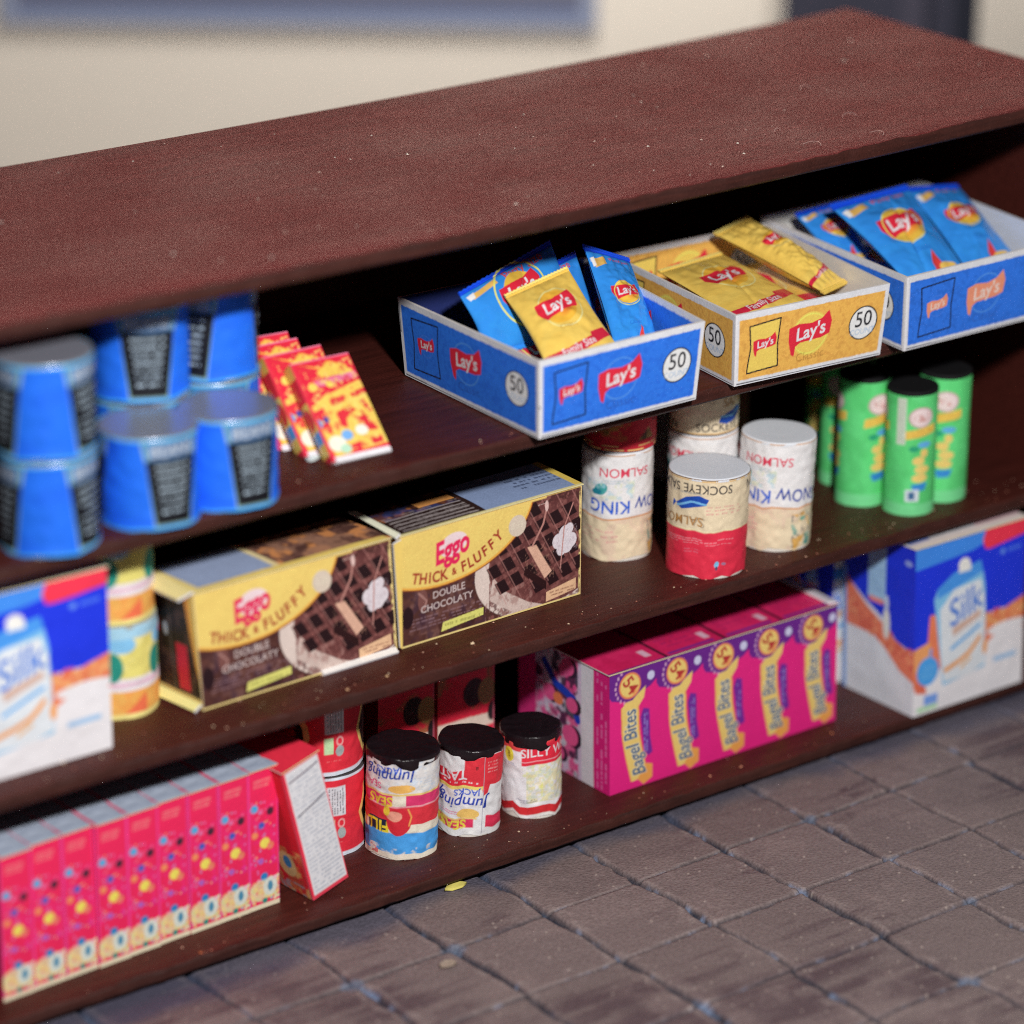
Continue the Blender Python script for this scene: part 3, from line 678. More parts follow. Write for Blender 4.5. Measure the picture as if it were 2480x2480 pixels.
# black-lidded tins on the bottom shelf -------------------------------
def tinA():
    R, h = .312, .93; W = 2 * math.pi * R; t = Tex(W, h, 165, (214, 206, 190)); c = W * .5
    t.rect(0, h * .06, W, h * .27, (70, 150, 226)); t.mottle(0, h * .04, W, h * .12, [(214, 206, 196)], .07, .9, .5); t.rect(0, h * .29, W, h * .31, (222, 214, 196))
    t.rect(0, h * .36, W, h * .54, (204, 50, 62)); t.rect(0, h * .54, W, h * .555, (222, 150, 160)); t.rect(0, h * .555, W, h * .66, (206, 54, 104))
    t.rect(c - .08, h * .555, c + .04, h * .67, (214, 206, 190)); t.rect(0, h * .66, W, h * .68, (220, 190, 120))
    t.rect(0, h * .68, W, h, (208, 206, 206)); t.mottle(0, h * .68, W, h, [(180, 196, 216), (220, 214, 206)], .05, .6, .56)
    t.text("SEAS", c - .20, h * .60, .12, (222, 190, 60), bold=.03, rot=math.pi); t.rect(c - .34, h * .27, c - .12, h * .40, (30, 36, 60)); t.text("FILL", c - .23, h * .33, .15, (240, 200, 50), bold=.03, rot=math.pi)
    t.ell(c - .02, h * .39, .11, .13, (196, 40, 54)); t.ell(c - .06, h * .45, .07, .05, (224, 150, 130)); t.ell(c - .13, h * .50, .03, .05, (238, 190, 60)); t.line([(c + .06, h * .52), (c + .09, h * .44), (c + .07, h * .35)], .014, (230, 150, 80))
    t.text("Jumping", c - .12, h * .86, .15, (36, 60, 150), bold=.012, shear=.2, rot=math.pi); t.text("JACKS", c - .12, h * .925, .09, (40, 80, 190), bold=.015, rot=math.pi)
    t.ell(c + .0, h * .73, .12, .04, (226, 170, 90)); t.text("SEA", c - .26, h * .75, .09, (210, 60, 120), bold=.01, rot=math.pi); t.micro(c + .06, h * .70, c + .3, h * .84, 5, (150, 180, 210), .35)
    t.mottle(c - .36, h * .02, c - .22, h * .1, [(200, 50, 60)], .04, .8, .5)
    return t
def tinB():
    R, h = .285, .80; W = 2 * math.pi * R; t = Tex(W, h, 165, (212, 212, 214)); c = W * .5
    t.rect(0, h * .62, c + .30, h * .80, (204, 44, 60)); t.rect(c - .05, h * .62, W, h * .99, (204, 48, 60)); t.poly([(c + .10, h * .64), (c + .20, h * .64), (c + .17, h * .52), (c + .13, h * .50)], (204, 48, 60))
    t.rect(0, h * .58, c + .12, h * .62, (228, 200, 110)); t.text("TASTY", c - .20, h * .75, .12, WHITE, bold=.02, rot=math.pi); t.micro(c - .26, h * .64, c + .08, h * .68, 1, WHITE, .8)
    t.text("Jumping", c - .06, h * .415, .15, (36, 60, 160), bold=.014, shear=.2, rot=math.pi); t.text("JACKS", c - .02, h * .545, .085, (40, 80, 190), bold=.02, rot=math.pi); t.line([(c - .27, h * .56), (c - .31, h * .49), (c - .26, h * .42)], .018, (30, 50, 150))
    t.micro(c - .30, h * .26, c - .08, h * .31, 2, (214, 70, 130), .8); t.ell(c + .0, h * .27, .1, .05, (228, 180, 100)); t.rect(0, h * .20, c + .08, h * .22, (228, 190, 120))
    t.rect(0, h * .09, c + .05, h * .20, (206, 50, 90)); t.text("SEAS", c - .14, h * .145, .12, (232, 200, 70), bold=.03, rot=math.pi); t.text("SEAS", c - .36, h * .145, .12, (232, 200, 70), bold=.03, rot=math.pi)
    t.rect(c + .16, h * .09, W, h * .24, (206, 50, 80)); t.rect(c + .125, 0, c + .13, h, (150, 150, 160)); t.line([(c + .15, h * .42), (c + .15, h * .35)], .02, (30, 50, 130))
    t.micro(c + .16, h * .76, c + .28, h * .92, 4, (226, 150, 150), .8); t.mottle(0, h * .0, W, h * .09, [(222, 220, 216)], .05, .8, .4)
    t.text("8", c + .06, h * .86, .05, (40, 30, 30), bold=.01, rot=math.pi)
    return t
def tinC():
    R, h = .272, .76; W = 2 * math.pi * R; t = Tex(W, h, 160, (216, 214, 218)); c = W * .5
    t.mottle(c - .04, h * .2, W, h * .75, [(206, 210, 150), (190, 200, 180), (224, 206, 160)], .03, .7, .48); t.mottle(c - .08, h * .25, c + .1, h * .66, [(212, 214, 110)], .1, .7, .5)
    t.rect(0, h * .88, W, h, (206, 70, 70)); t.rect(c - .08, h * .70, W, h * .98, (208, 40, 60)); t.rect(c - .08, h * .74, W, h * .75, (232, 150, 160)); t.text("SILLY WAY", c + .20, h * .85, .12, WHITE, bold=.008)
    t.ell(c - .21, h * .80, .055, .075, (236, 214, 70)); t.text("!", c - .21, h * .8, .09, (60, 50, 30), bold=.02); t.micro(c - .30, h * .66, c - .13, h * .70, 2, (110, 130, 160), .8)
    t.micro(c - .14, h * .20, c + .06, h * .25, 2, (60, 70, 110), .8); t.rect(0, h * .045, W, h * .15, (196, 44, 50)); t.mottle(0, 0, W, h * .04, [(220, 216, 210)], .05, .9, .4)
    return t
GT = 'tins with black lids on the bottom shelf'
BK = (26, 18, 22)
can('food_tin', 'tallest black-lidded tin with a blue band near its foot', 'tin', .56, .68, Z3, .312, .93, tinA(), GT, lid=BK, lidmat=M_lid, lidh=.02, seed=51, taper=.0, rag=.03, ragtop=.03, tilt=(.02, .01))
can('food_tin', 'middle black-lidded tin with a red band under the lid and blue script', 'tin', 1.27, .68, Z3, .285, .80, tinB(), GT, lid=BK, lidmat=M_lid, lidh=.022, seed=52, rag=.05, ragtop=.06, tilt=(.03, .03))
can('food_tin', 'black-lidded tin with red top band beside the pink carton', 'tin', 1.93, .62, Z3, .272, .76, tinC(), GT, lid=BK, lidmat=M_lid, lidh=.026, seed=53, rag=.08, ragtop=.03, tilt=(.0, -.02))
def redcan():
    R, h = .40, .75; W = 2 * math.pi * R; t = Tex(W, h, 140, (204, 42, 58)); c = W * .5
    t.rect(0, 0, W, h * .05, (196, 206, 224)); t.rect(0, h * .96, W, h, (196, 206, 224))
    for k in (-1, 0, 1):
        x = c + .20 + k * 1.02
        t.rect(x - .115, h * .52, x + .06, h * .88, (196, 200, 206)); t.micro(x - .10, h * .54, x + .045, h * .86, 6, (60, 60, 70), .75, vert=True)
        t.rect(x - .12, h * .27, x - .04, h * .47, (176, 206, 160)); t.ell(x + .02, h * .42, .035, .045, (220, 150, 150), ring=.4); t.ell(x + .02, h * .30, .04, .05, (150, 160, 160)); t.micro(x - .1, h * .17, x + .06, h * .2, 1, (230, 120, 120), .6)
        X = x - .52
        pts = [(X + (.24 + .05 * random.random()) * math.cos(a / 16 * 6.28), h * .47 + (.27 + .05 * random.random()) * math.sin(a / 16 * 6.28)) for a in range(16)]
        t.poly(pts, (234, 184, 110)); t.poly([(X + (p[0] - X) * .82, h * .47 + (p[1] - h * .47) * .82) for p in pts], (26, 18, 16)); t.mottle(X - .15, h * .3, X + .15, h * .6, [(150, 50, 40)], .06, .7, .6)
    return t
rc = redcan()
GR = 'stacked red cans behind the leaning box'
can('noodle_can', 'lower of two stacked red cans behind the leaning box', 'can', .06, 1.20, Z3, .40, .75, rc, GR, lid=(60, 56, 58), seed=61)
can('noodle_can', 'upper of two stacked red cans behind the leaning box, top in shade', 'can', .05, 1.20, Z3 + .775, .40, .75, rc, GR, lid=(60, 56, 58), seed=62)
# striped fruit cans, middle shelf, left
def fruit():
    R, h = .34, .76; W = 2 * math.pi * R; t = Tex(W, h, 110, (214, 196, 110))
    t.rect(0, 0, W, h * .08, (226, 206, 130)); t.rect(0, h * .06, W, h * .30, (226, 150, 76)); t.mottle(0, h * .06, W, h * .3, [(232, 172, 90)], .12, .6, .5); t.poly([(W * .5 + .1, h * .06), (W * .5 + .3, h * .06), (W * .5 + .3, h * .26)], (214, 104, 70))
    t.rect(0, h * .30, W, h * .44, (210, 204, 208)); t.line([(0, h * .35), (W, h * .39)], .03, (206, 170, 190)); t.rect(0, h * .44, W, h * .84, (206, 196, 110)); t.mottle(0, h * .44, W, h * .84, [(222, 212, 150)], .1, .7, .5)
    for k in range(5): t.ell(W * k / 5 + .22, h * .56, .09, .12, (34, 130, 116)); t.ell(W * k / 5 + .30, h * .80, .12, .07, (120, 176, 214))
    t.rect(0, h * .86, W, h, (150, 190, 212)); return t
ft = fruit()
can('fruit_can', 'lower of two stacked orange and yellow cans beside the blue milk box', 'can', -2.05, .98, Z2, .34, .80, ft, 'stacked fruit cans', lid=(150, 150, 140), seed=71)
can('fruit_can', 'upper of two stacked orange and yellow cans beside the blue milk box', 'can', -2.07, .98, Z2 + .825, .34, .80, ft, 'stacked fruit cans', lid=(150, 150, 140), seed=72)

# ---------------------------------------------------------------- cartons
def carton(name, label, cat, fl, fr, dep, h, T, group=None, flap=None, jig=.0, lean=(0, 0), bulge=.012, topname='lid_panel', lidoff=.012):
    """fl, fr: front base corners (x,y,z); dep: vector to the back; T: dict of colour arrays"""
    fl, fr, dep = np.array(fl, float), np.array(fr, float), np.array(dep, float)
    up = np.array([lean[0], lean[1], h])
    b = [fl, fr, fr + dep, fl + dep]; t = [p + up + rng.uniform(-jig, jig, 3) for p in b]
    o = thing(name, label, cat, tuple(fl), group)
    m = MB()
    m.panel(b[0], b[1], t[1], t[0], T['front'], bulge, bulge * .8)
    m.panel(b[3], b[0], t[0], t[3], T.get('left', solid(WHITE)), bulge * .7, bulge * .5)
    m.panel(b[1], b[2], t[2], t[1], T.get('right', solid(WHITE)))
    m.panel(b[2], b[3], t[3], t[2], T.get('back', solid(WHITE)))
    m.panel(b[3], b[2], b[1], b[0], solid(WHITE))
    m.build('carton_body', M_card, o)
    if 'top' in T:
        n = np.array([0, 0, lidoff]); m = MB()
        e = .012 * (fr - fl) / np.linalg.norm(fr - fl); d = .012 * dep / np.linalg.norm(dep)
        q = [t[0] - e - d, t[1] + e - d, t[2] + e + d, t[3] - e + d]
        m.panel(q[0] + n, q[1] + n, q[2] + n, q[3] + n, T['top'], .01, .012)
        q2 = [p + n * .15 for p in q]
        m.panel(q2[0], q2[1], q[1] + n, q[0] + n, solid((206, 196, 150), 2, 20)); m.panel(q2[3], q2[0], q[0] + n, q[3] + n, solid((206, 204, 200), 2, 20))
        m.panel(q2[1], q2[2], q[2] + n, q[1] + n, solid((206, 204, 200), 2, 20)); m.panel(q2[2], q2[3], q[3] + n, q[2] + n, solid((206, 204, 200), 2, 20)); m.panel(q2[3], q2[2], q2[1], q2[0], solid(WHITE))
        m.build(topname, M_card, o)
    if flap:
        for (pts, c, nm) in flap:
            pts = [np.array(p, float) for p in pts]
            n = np.cross(pts[1] - pts[0], pts[3] - pts[0]); n = n / np.linalg.norm(n) * .012
            m = MB(); A = solid(c, 8, 20, .06)
            m.panel(*[p + n for p in pts], A); m.panel(pts[1] - n, pts[0] - n, pts[3] - n, pts[2] - n, A)
            for k in range(4): m.panel(pts[k] - n, pts[(k + 1) % 4] - n, pts[(k + 1) % 4] + n, pts[k] + n, solid(WHITE, 2, 4))
            m.build(nm, M_card, o)
    return local(o, tuple(fl))

def waffle_front(w, h):
    t = Tex(w, h, 155, (72, 42, 38)); F = lambda u, v: (u * w, (1 - v) * h)
    t.mottle(0, 0, w, h, [(96, 58, 52), (52, 28, 28), (120, 84, 78)], .12, .6, .52)
    t.mottle(0, 0, w * .5, h * .5, [(60, 40, 56), (84, 50, 44)], .06, .6, .5)
    # plate, waffle
    cx, cy = F(.80, .55)
    t.rect(w * .6, 0, w, h, (70, 40, 38)); t.ell(cx - .03 * w, cy - .02 * h, .37 * w, .50 * h, (206, 190, 182)); t.ell(cx + .02 * w, cy + .02 * h, .345 * w, .46 * h, (100, 58, 56)); t.rect(w * .985, 0, w, h, (225, 200, 130))
    t.mottle(w * .48, 0, w, h, [(128, 80, 76), (86, 46, 46)], .035, .8, .5)
    t.poly([F(.62, .98), F(.48, .8), F(.50, .6), F(.56, .75), F(.70, .92), F(.78, .98)], (196, 176, 168)); t.mottle(w * .46, 0, w * .72, h * .3, [(150, 110, 104)], .05, .6, .58)
    ex, ey = np.array([.078, -.035]), np.array([.045, .155])
    for i in range(-3, 6):
        for j in range(-3, 4):
            p = np.array([.74, .45]) + ex * i + ey * j
            if not (.50 < p[0] < .995 and .10 < p[1] < .80): continue
            if (p[0] - .5) + (p[1] - .05) * .25 < .07 or p[1] > .95 - (p[0] - .5) * .5: continue
            if p[0] < .62 and p[1] < .28: continue
            s = .72; q = [p - ex * s / 2 - ey * s / 2, p + ex * s / 2 - ey * s / 2, p + ex * s / 2 + ey * s / 2, p - ex * s / 2 + ey * s / 2]
            t.poly([F(*z) for z in q], (34, 16, 20))
    for i in range(-3, 6):
        p0 = np.array([.76, .45]) + ex * (i - .5) - ey * 2.6; p1 = p0 + ey * 4.6
        t.line([F(*p0), F(*p1)], .010, (176, 122, 116), .5)
    t.poly([F(.69, .42), F(.74, .42), F(.83, .70), F(.79, .75)], (206, 164, 142)); t.mottle(w * .68, h * .24, w * .84, h * .6, [(176, 130, 112)], .02, .35, .6)
    t.poly([F(.80, .78), F(.68, .60), F(.67, .66), (w * .80, h * .14)], (40, 18, 20))
    for a, b, r in ((.865, .45, .035), (.905, .40, .04), (.94, .47, .035), (.885, .53, .03), (.93, .36, .025), (.915, .50, .04)):
        t.ell(*F(a, b), r * w * .9, r * w, (206, 198, 204))
    t.mottle(w * .84, h * .44, w * .97, h * .66, [(170, 150, 160)], .02, .5, .6)
    t.line([F(.80, .12), F(.78, .25), F(.72, .42)], .02, (170, 120, 112)); t.line([F(.95, .14), F(.90, .34), F(.88, .7)], .012, (176, 124, 116))
    t.ell(*F(.80, .10), .02, .05, (206, 176, 170))
    # yellow field
    t.ell(.22 * w, 1.1 * h, .515 * w, .645 * h, (120, 56, 30)); t.ell(.22 * w, 1.1 * h, .51 * w, .635 * h, (234, 160, 70)); t.ell(.22 * w, 1.115 * h, .505 * w, .63 * h, (240, 190, 106))
    t.rect(0, h * .97, w * .8, h, (238, 190, 108)); t.rect(0, h * .985, w, h, (222, 184, 106))
    t.ell(*F(.635, .20), .095, .095, (198, 184, 168)); t.micro(.60 * w, h * .77, .67 * w, h * .84, 3, (226, 214, 190), .5)
    # lettering
    t.ell(*F(.285, .20), .15, .10, (226, 196, 200), .2)
    t.text("Eggo", *F(.272, .235), .27, (208, 36, 84), .18, sx=.72, shear=.3, bold=.035)
    word = "THICK & FLUFFY"
    adv = [.9, 1.0, .62, .9, 1.0, .35, .85, .35, .85, .8, 1.0, .85, .85, .95]
    for q, chh_ in enumerate(word):
        if chh_ == ' ': continue
        u_ = .062 + .49 * (sum(adv[:q]) + adv[q] / 2) / sum(adv)
        e_ = math.sqrt(max(.05, 1 - ((u_ - .22) / .40) ** 2)); v_ = -.10 + .55 * e_
        sl = .55 * (u_ - .22) / .16 / e_ * (h / w)
        t.text(chh_, *F(u_, v_), .135 if chh_ != '&' else .09, (150, 44, 38), math.atan(sl) * .85, sx=.88, bold=.03)
    t.micro(.05 * w, h * .12, .44 * w, h * .24, 4, (150, 120, 130), .4); t.ell(*F(.12, .62), .05, .10, (110, 70, 66)); t.ell(*F(.04, .74), .06, .1, (36, 18, 24)); t.line([F(.1, .55), F(.14, .63), F(.13, .7)], .02, (150, 110, 104))
    t.text("DOUBLE", *F(.26, .60), .09, (196, 180, 178), .03, bold=.006); t.text("CHOCOLATY", *F(.25, .70), .09, (196, 180, 178), .03, bold=.006)
    t.poly([F(.22, .95), F(.23, .87), F(.45, .84), F(.45, .91)], (206, 204, 112)); t.micro(.24 * w, h * .075, .43 * w, h * .13, 1, (120, 120, 60), .5)
    t.poly([F(.80, .97), F(.80, .88), F(.97, .83), F(.97, .93)], (216, 176, 140)); t.micro(.82 * w, h * .06, .96 * w, h * .12, 2, (120, 70, 60), .7)
    t.rect(0, 0, w, h * .018, (225, 196, 130)); t.rect(w * .993, 0, w, h, (216, 190, 130)); t.rect(0, 0, .01, h, (206, 186, 150))
    return t
def waffle_top(w, d, dark_left):
    t = Tex(w, d, 120, (44, 28, 26))
    if dark_left:
        t.mottle(0, d * .5, w * .45, d, [(180, 110, 60), (50, 60, 110), (90, 50, 40)], .12, .8, .55)
        for k in range(5): t.line([(w * .05, d * (.12 + .1 * k)), (w * .44, d * (.10 + .1 * k))], .014, (170, 160, 160))
        t.micro(w * .04, d * .08, w * .44, d * .62, 7, (150, 140, 140), .45)
        t.rect(w * .25, d * .62, w * .44, d * .8, (216, 150, 84)); t.rect(w * .47, 0, w, d, (130, 148, 184)); t.micro(w * .72, d * .3, w * .98, d * .8, 5, (40, 50, 80), .7)
        t.rect(w * .96, 0, w, d, (236, 188, 92)); t.rect(0, 0, w, d * .05, (226, 206, 150))
    else:
        t.rect(0, 0, w, d, (110, 76, 66)); t.mottle(w * .45, 0, w, d, [(70, 44, 40), (210, 140, 84), (150, 110, 90)], .12, .8, .5)
        t.rect(0, 0, w * .45, d, (140, 154, 184)); t.rect(0, 0, w * .06, d, (232, 196, 124)); t.rect(w * .43, 0, w * .46, d, (220, 200, 150)); t.rect(w * .05, 0, w * .98, d * .12, (236, 190, 104))
    return t
def waffle_side(d, h):
    t = Tex(d, h, 130, (46, 32, 30)); t.mottle(0, 0, d, h, [(30, 20, 20), (80, 56, 50)], .1, .7, .5)
    t.rect(d * .0, h * .55, d * .24, h * .85, (200, 34, 60)); t.rect(d * .56, h * .12, d * .78, h * .52, (200, 34, 60)); t.rect(d * .46, 0, d * .475, h, (110, 100, 96))
    t.poly([(d * .78, h), (d, h), (d, h * .2), (d * .93, h * .35)], (222, 150, 70)); t.poly([(d * .88, h), (d, h), (d, h * .05)], (238, 190, 104)); t.ell(d * .38, h * .6, .03, .06, (170, 170, 176)); t.rect(0, 0, d, h * .09, (238, 196, 122))
    return t
GW = 'waffle cartons side by side on the middle shelf'
wf = waffle_front(1.97, 1.02)
wA = wf.out(.10, .06)
carton('waffle_carton', 'right-hand yellow and brown waffle carton, dark panel on its lid', 'carton', (.43, .50, Z2 + .003), (2.40, .56, Z2 + .003), (0, .62, 0), 1.02,
       dict(front=wA, left=waffle_side(.62, 1.02).out(), top=waffle_top(1.97, .62, True).out(.1)), GW, jig=.008,
       flap=[([(.37, .48, Z2 + 1.02), (.42, .49, Z2 + 1.05), (.42, 1.12, Z2 + 1.05), (.35, 1.14, Z2 + 1.05)], (230, 222, 196), 'end_flap'),
             ([(.41, .485, Z2 + .03), (.432, .485, Z2 + .02), (.425, .49, Z2 + 1.0), (.345, .49, Z2 + .98)], (238, 190, 104), 'side_flap')])
carton('waffle_carton', 'left-hand yellow and brown waffle carton with red stripes on its end', 'carton', (-1.58, .43, Z2 + .003), (.395, .50, Z2 + .003), (-.07, .62, 0), 1.03,
       dict(front=wA, left=waffle_side(.62, 1.03).out(), top=waffle_top(1.97, .62, False).out(.1)), GW, jig=.008, lean=(-.075, 0),
       flap=[([(-1.80, .42, Z2 + 1.02), (-1.66, .41, Z2 + 1.065), (-1.68, 1.04, Z2 + 1.065), (-1.90, 1.06, Z2 + 1.05)], (232, 202, 140), 'end_flap'),
             ([(-1.66, .43, Z2 + .012), (-1.595, .43, Z2 + .06), (-1.68, 1.04, Z2 + .07), (-1.76, 1.05, Z2 + .015)], (236, 212, 140), 'bottom_flap'),
             ([(-.40, .43, Z2 + .008), (.37, .445, Z2 + .008), (.37, .50, Z2 + .035), (-.40, .48, Z2 + .03)], (214, 210, 206), 'bottom_flap')])

def milk_front(w, h):
    t = Tex(w, h, 105, (216, 214, 218)); F = lambda u, v: (u * w, (1 - v) * h)
    wob = lambda pts, base: pts
    t.rect(0, h * .5, w, h, (26, 50, 208))
    t.poly([F(0, .40), F(.5, .45), F(.62, .5), F(.66, .52), F(.73, .50), F(.8, .51), F(.86, .49), F(1, .46), F(1, .66), F(.92, .60), F(.85, .60), F(.75, .63), F(.66, .68), F(.3, .72), F(.12, .80), F(0, .84)], (214, 118, 84))
    t.mottle(0, h * .3, w, h * .55, [(232, 162, 104)], .07, .0, .5)
    i = t.a; 
    t.poly([F(0, .38), F(0, .60), F(.12, .58), F(.14, .40)], (26, 50, 208)); t.poly([F(0, .60), F(.14, .57), F(.16, .68), F(0, .74)], (226, 150, 96))
    for k in range(60):
        u = random.uniform(.62, 1); v = random.uniform(.5, .60); t.ell(*F(u, v), .035, .022, random.choice([(232, 158, 104), (206, 96, 72), (222, 134, 90)]), random.random() * 3)
    t.poly([F(0, .0), F(.62, .0), F(.62, .075), F(.5, .10), F(0, .13)], (58, 128, 232))
    t.poly([F(.62, .115), F(.60, .06), F(.63, .0), F(1, 0), F(1, .09), F(.66, .12)], (222, 50, 74)); t.ell(*F(.64, .07), .05, .075, (222, 50, 74))
    # drawn milk pack
    t.poly([F(.17, .33), F(.20, .27), F(.60, .24), F(.62, .33), F(.64, .82), F(.26, .86)], (120, 180, 226)); t.poly([F(.20, .27), F(.34, .20), F(.58, .17), F(.60, .24), F(.2, .33)], (66, 140, 226))
    t.poly([F(.22, .40), F(.34, .30), F(.58, .28), F(.615, .40), F(.635, .80), F(.5, .84), F(.27, .84), F(.24, .7)], (206, 212, 222))
    t.ell(*F(.43, .165), .075, .06, (222, 222, 214)); t.rect(.38 * w, .79 * h, .49 * w, .83 * h, (222, 222, 214))
    t.text("Silk", *F(.43, .42), .38, (50, 110, 200), .32, sx=.85, shear=.3, bold=.008)
    t.poly([F(.34, .58), F(.33, .53), F(.58, .46), F(.59, .50)], (196, 166, 152)); t.line([F(.33, .65), F(.58, .555)], .035, (80, 160, 226))
    t.line([F(.28, .77), F(.40, .74), F(.50, .70), F(.58, .63)], .05, (226, 150, 80)); t.ell(*F(.635, .70), .03, .08, (226, 150, 84)); t.line([F(.42, .78), F(.5, .74)], .03, (224, 170, 110))
    t.poly([F(.02, .86), F(.02, .79), F(.10, .80), F(.12, .88)], (204, 100, 76)); t.line([F(.14, .70), F(.15, .62)], .03, (70, 150, 226)); t.ell(*F(.125, .745), .135, .145, (70, 150, 232)); t.micro(.06 * w, .21 * h, .19 * w, .29 * h, 4, (130, 190, 240), .5)
    t.rect(.10 * w, .05 * h, .22 * w, .11 * h, (110, 150, 226)); t.rect(.04 * w, .02 * h, .22 * w, .045 * h, (160, 206, 160)); t.rect(.72 * w, h * .185, .93 * w, h * .215, (150, 184, 230)); t.ell(*F(.78, .16), .03, .03, (90, 130, 230)); t.rect(.82 * w, .83 * h, .95 * w, .855 * h, (60, 96, 226))
    t.ell(*F(.84, .62), .27, .06, (216, 214, 218))
    return t
def milk_side(d, h):
    t = Tex(d, h, 100, (206, 210, 218)); F = lambda u, v: (u * d, (1 - v) * h)
    t.poly([F(0, 0), F(1, 0), F(1, .62), F(.75, .58), F(.55, .47), F(.3, .40), F(0, .30)], (26, 48, 200))
    t.poly([F(.0, .28), F(.2, .38), F(.35, .44), F(.55, .50), F(.75, .58), F(1, .63), F(1, .80), F(.8, .75), F(.6, .65), F(.45, .60), F(0, .60)], (212, 116, 90)); t.mottle(0, h * .25, d, h * .6, [(226, 150, 110)], .05, .0, .5)
    for k in range(50): u = random.random(); t.ell(*F(u, .47 + u * .2 + random.uniform(-.06, .06)), .03, .02, random.choice([(196, 90, 76), (226, 140, 104)]), random.random() * 3)
    t.rect(.36 * d, h * .62, .60 * d, h, (150, 186, 226)); t.rect(.38 * d, h * .60, .58 * d, h * .63, (222, 130, 120)); t.micro(.38 * d, h * .66, .58 * d, h * .9, 6, (90, 130, 200), .4)
    t.ell(*F(.62, .50), .045, .16, (206, 208, 204)); t.ell(*F(.62, .38), .025, .08, (190, 200, 220)); t.ell(*F(.9, .1), .05, .03, (130, 150, 226)); t.rect(0, 0, d * .05, h * .75, (120, 160, 226))
    return t
def milk_top(w, d):
    t = Tex(w, d, 80, (206, 208, 216)); t.rect(w * .02, d * .1, w * .2, d * .7, (110, 130, 200)); t.rect(w * .1, d * .3, w * .25, d * .5, (110, 180, 150)); t.rect(w * .6, 0, w, d * .3, (226, 180, 190)); t.rect(0, 0, w, d * .12, (226, 206, 200)); return t
mf = milk_front(1.44, 1.70).out(.04, .04); ms = milk_side(.95, 1.70).out(.04, .04); mt = milk_top(1.44, .95).out()
GM = 'blue and white milk cartons'
carton('milk_carton', 'large blue and white milk carton at the right end of the bottom shelf', 'carton', (5.94, -.02, Z3 + .003), (7.36, -.02, Z3 + .003), (-.02, .95, 0), 1.70, dict(front=mf, left=ms, top=mt), GM, jig=.01, lean=(-.07, 0), bulge=.02)
carton('milk_carton', 'blue and white milk carton half hidden behind the large one on the bottom shelf', 'carton', (5.82, 1.00, Z3 + .003), (7.24, 1.00, Z3 + .003), (0, .6, 0), 1.50, dict(front=mf[:, 60:] * .95, left=ms, top=mt), GM, jig=.01)
carton('milk_carton', 'blue and white milk carton at the left edge of the middle shelf', 'carton', (-3.98, .27, Z2 + .003), (-2.53, .27, Z2 + .003), (0, .55, 0), 1.54, dict(front=mf, left=ms, right=solid((200, 206, 220)), top=mt), GM, jig=.008, lean=(-.01, 0), bulge=.03)

# bagel snack carton -------------------------------------------------
def bagel_front(w, h):
    t = Tex(w, h, 125, (212, 34, 120)); n = 5; cw = w / n
    for k in range(n):
        x = k * cw
        t.poly([(x, h), (x, h * .82), (x + .03, h * .78), (x + .14, h * .75), (x + .28, h * .72), (x + .42, h * .80), (x + .48, h * .82), (x + cw, h * .86), (x + cw, h)], (98, 34, 128))
        t.ell(x + .24, h * .745, .25, .09, (222, 44, 124), .1, al=.0)
        t.ell(x + .24, h * .865, .125, .125, (240, 190, 110)); t.ell(x + .24, h * .865, .125, .125, (214, 120, 80), ring=.14); t.ell(x + .28, h * .82, .05, .06, (226, 130, 80), soft=.7)
        t.text("54", x + .24, h * .865, .17, (168, 48, 50), -1.0, bold=.02)
        for a in range(9):
            aa = 2.2 + a * .30; t.rect(x + .24 + .165 * math.cos(aa) - .010, h * .865 + .165 * math.sin(aa) - .016, x + .24 + .165 * math.cos(aa) + .012, h * .865 + .165 * math.sin(aa) + .016, (206, 160, 190), .75)
        t.ell(x + .48, h * .90, .042, .042, (190, 190, 226))
        # curved yellow banner with vertical name
        def bn(q): return (x + .235 + .02 * q + .17 * max(0, q - .35) ** 1.3, h * (.70 - .64 * q))
        L = [bn(i / 12) for i in range(13)]
        left = [(p[0] - .10, p[1]) for p in L]; right = [(p[0] + .105, p[1] + .015) for p in L][::-1]
        t.poly(left + right, (226, 150, 76)); t.poly([(p[0] + .012, p[1]) for p in left] + [(p[0] - .012, p[1]) for p in right], (244, 188, 108))
        t.poly([(x + .14, h * .69), (x + .19, h * .735), (x + .27, h * .74), (x + .31, h * .77), (x + .42, h * .83), (x + .40, h * .74), (x + .34, h * .68)], (244, 188, 108))
        t.poly([(x + .33, h * .07), (x + .43, h * .18), (x + .50, h * .16), (x + .50, h * .05), (x + .40, h * .01)], (236, 150, 76))
        def warp(T):
            q = .5 - T[..., 0] / .62; return np.stack([T[..., 0], T[..., 1] - .02 * q - .17 * np.clip(q - .35, 0, 1) ** 1.3 + .02], -1)
        t.text("Bagel Bites", x + .262, h * .385, .21, (222, 214, 190), math.pi / 2, sx=.72, bold=.04, warp=warp)
        t.text("Bagel Bites", x + .262, h * .385, .21, (52, 84, 122), math.pi / 2, sx=.72, bold=.012, warp=warp)
        t.poly([(x + .36, h * .58), (x + .39, h * .65), (x + .46, h * .63), (x + .47, h * .40), (x + .50, h * .26), (x + .45, h * .24), (x + .40, h * .3)], (106, 40, 140)); t.micro(x + .39, h * .28, x + .45, h * .6, 2, (150, 150, 226), .7, vert=True)
    t.rect(0, h * .992, w, h, (226, 140, 190)); t.rect(0, 0, .008, h, (120, 30, 80))
    return t
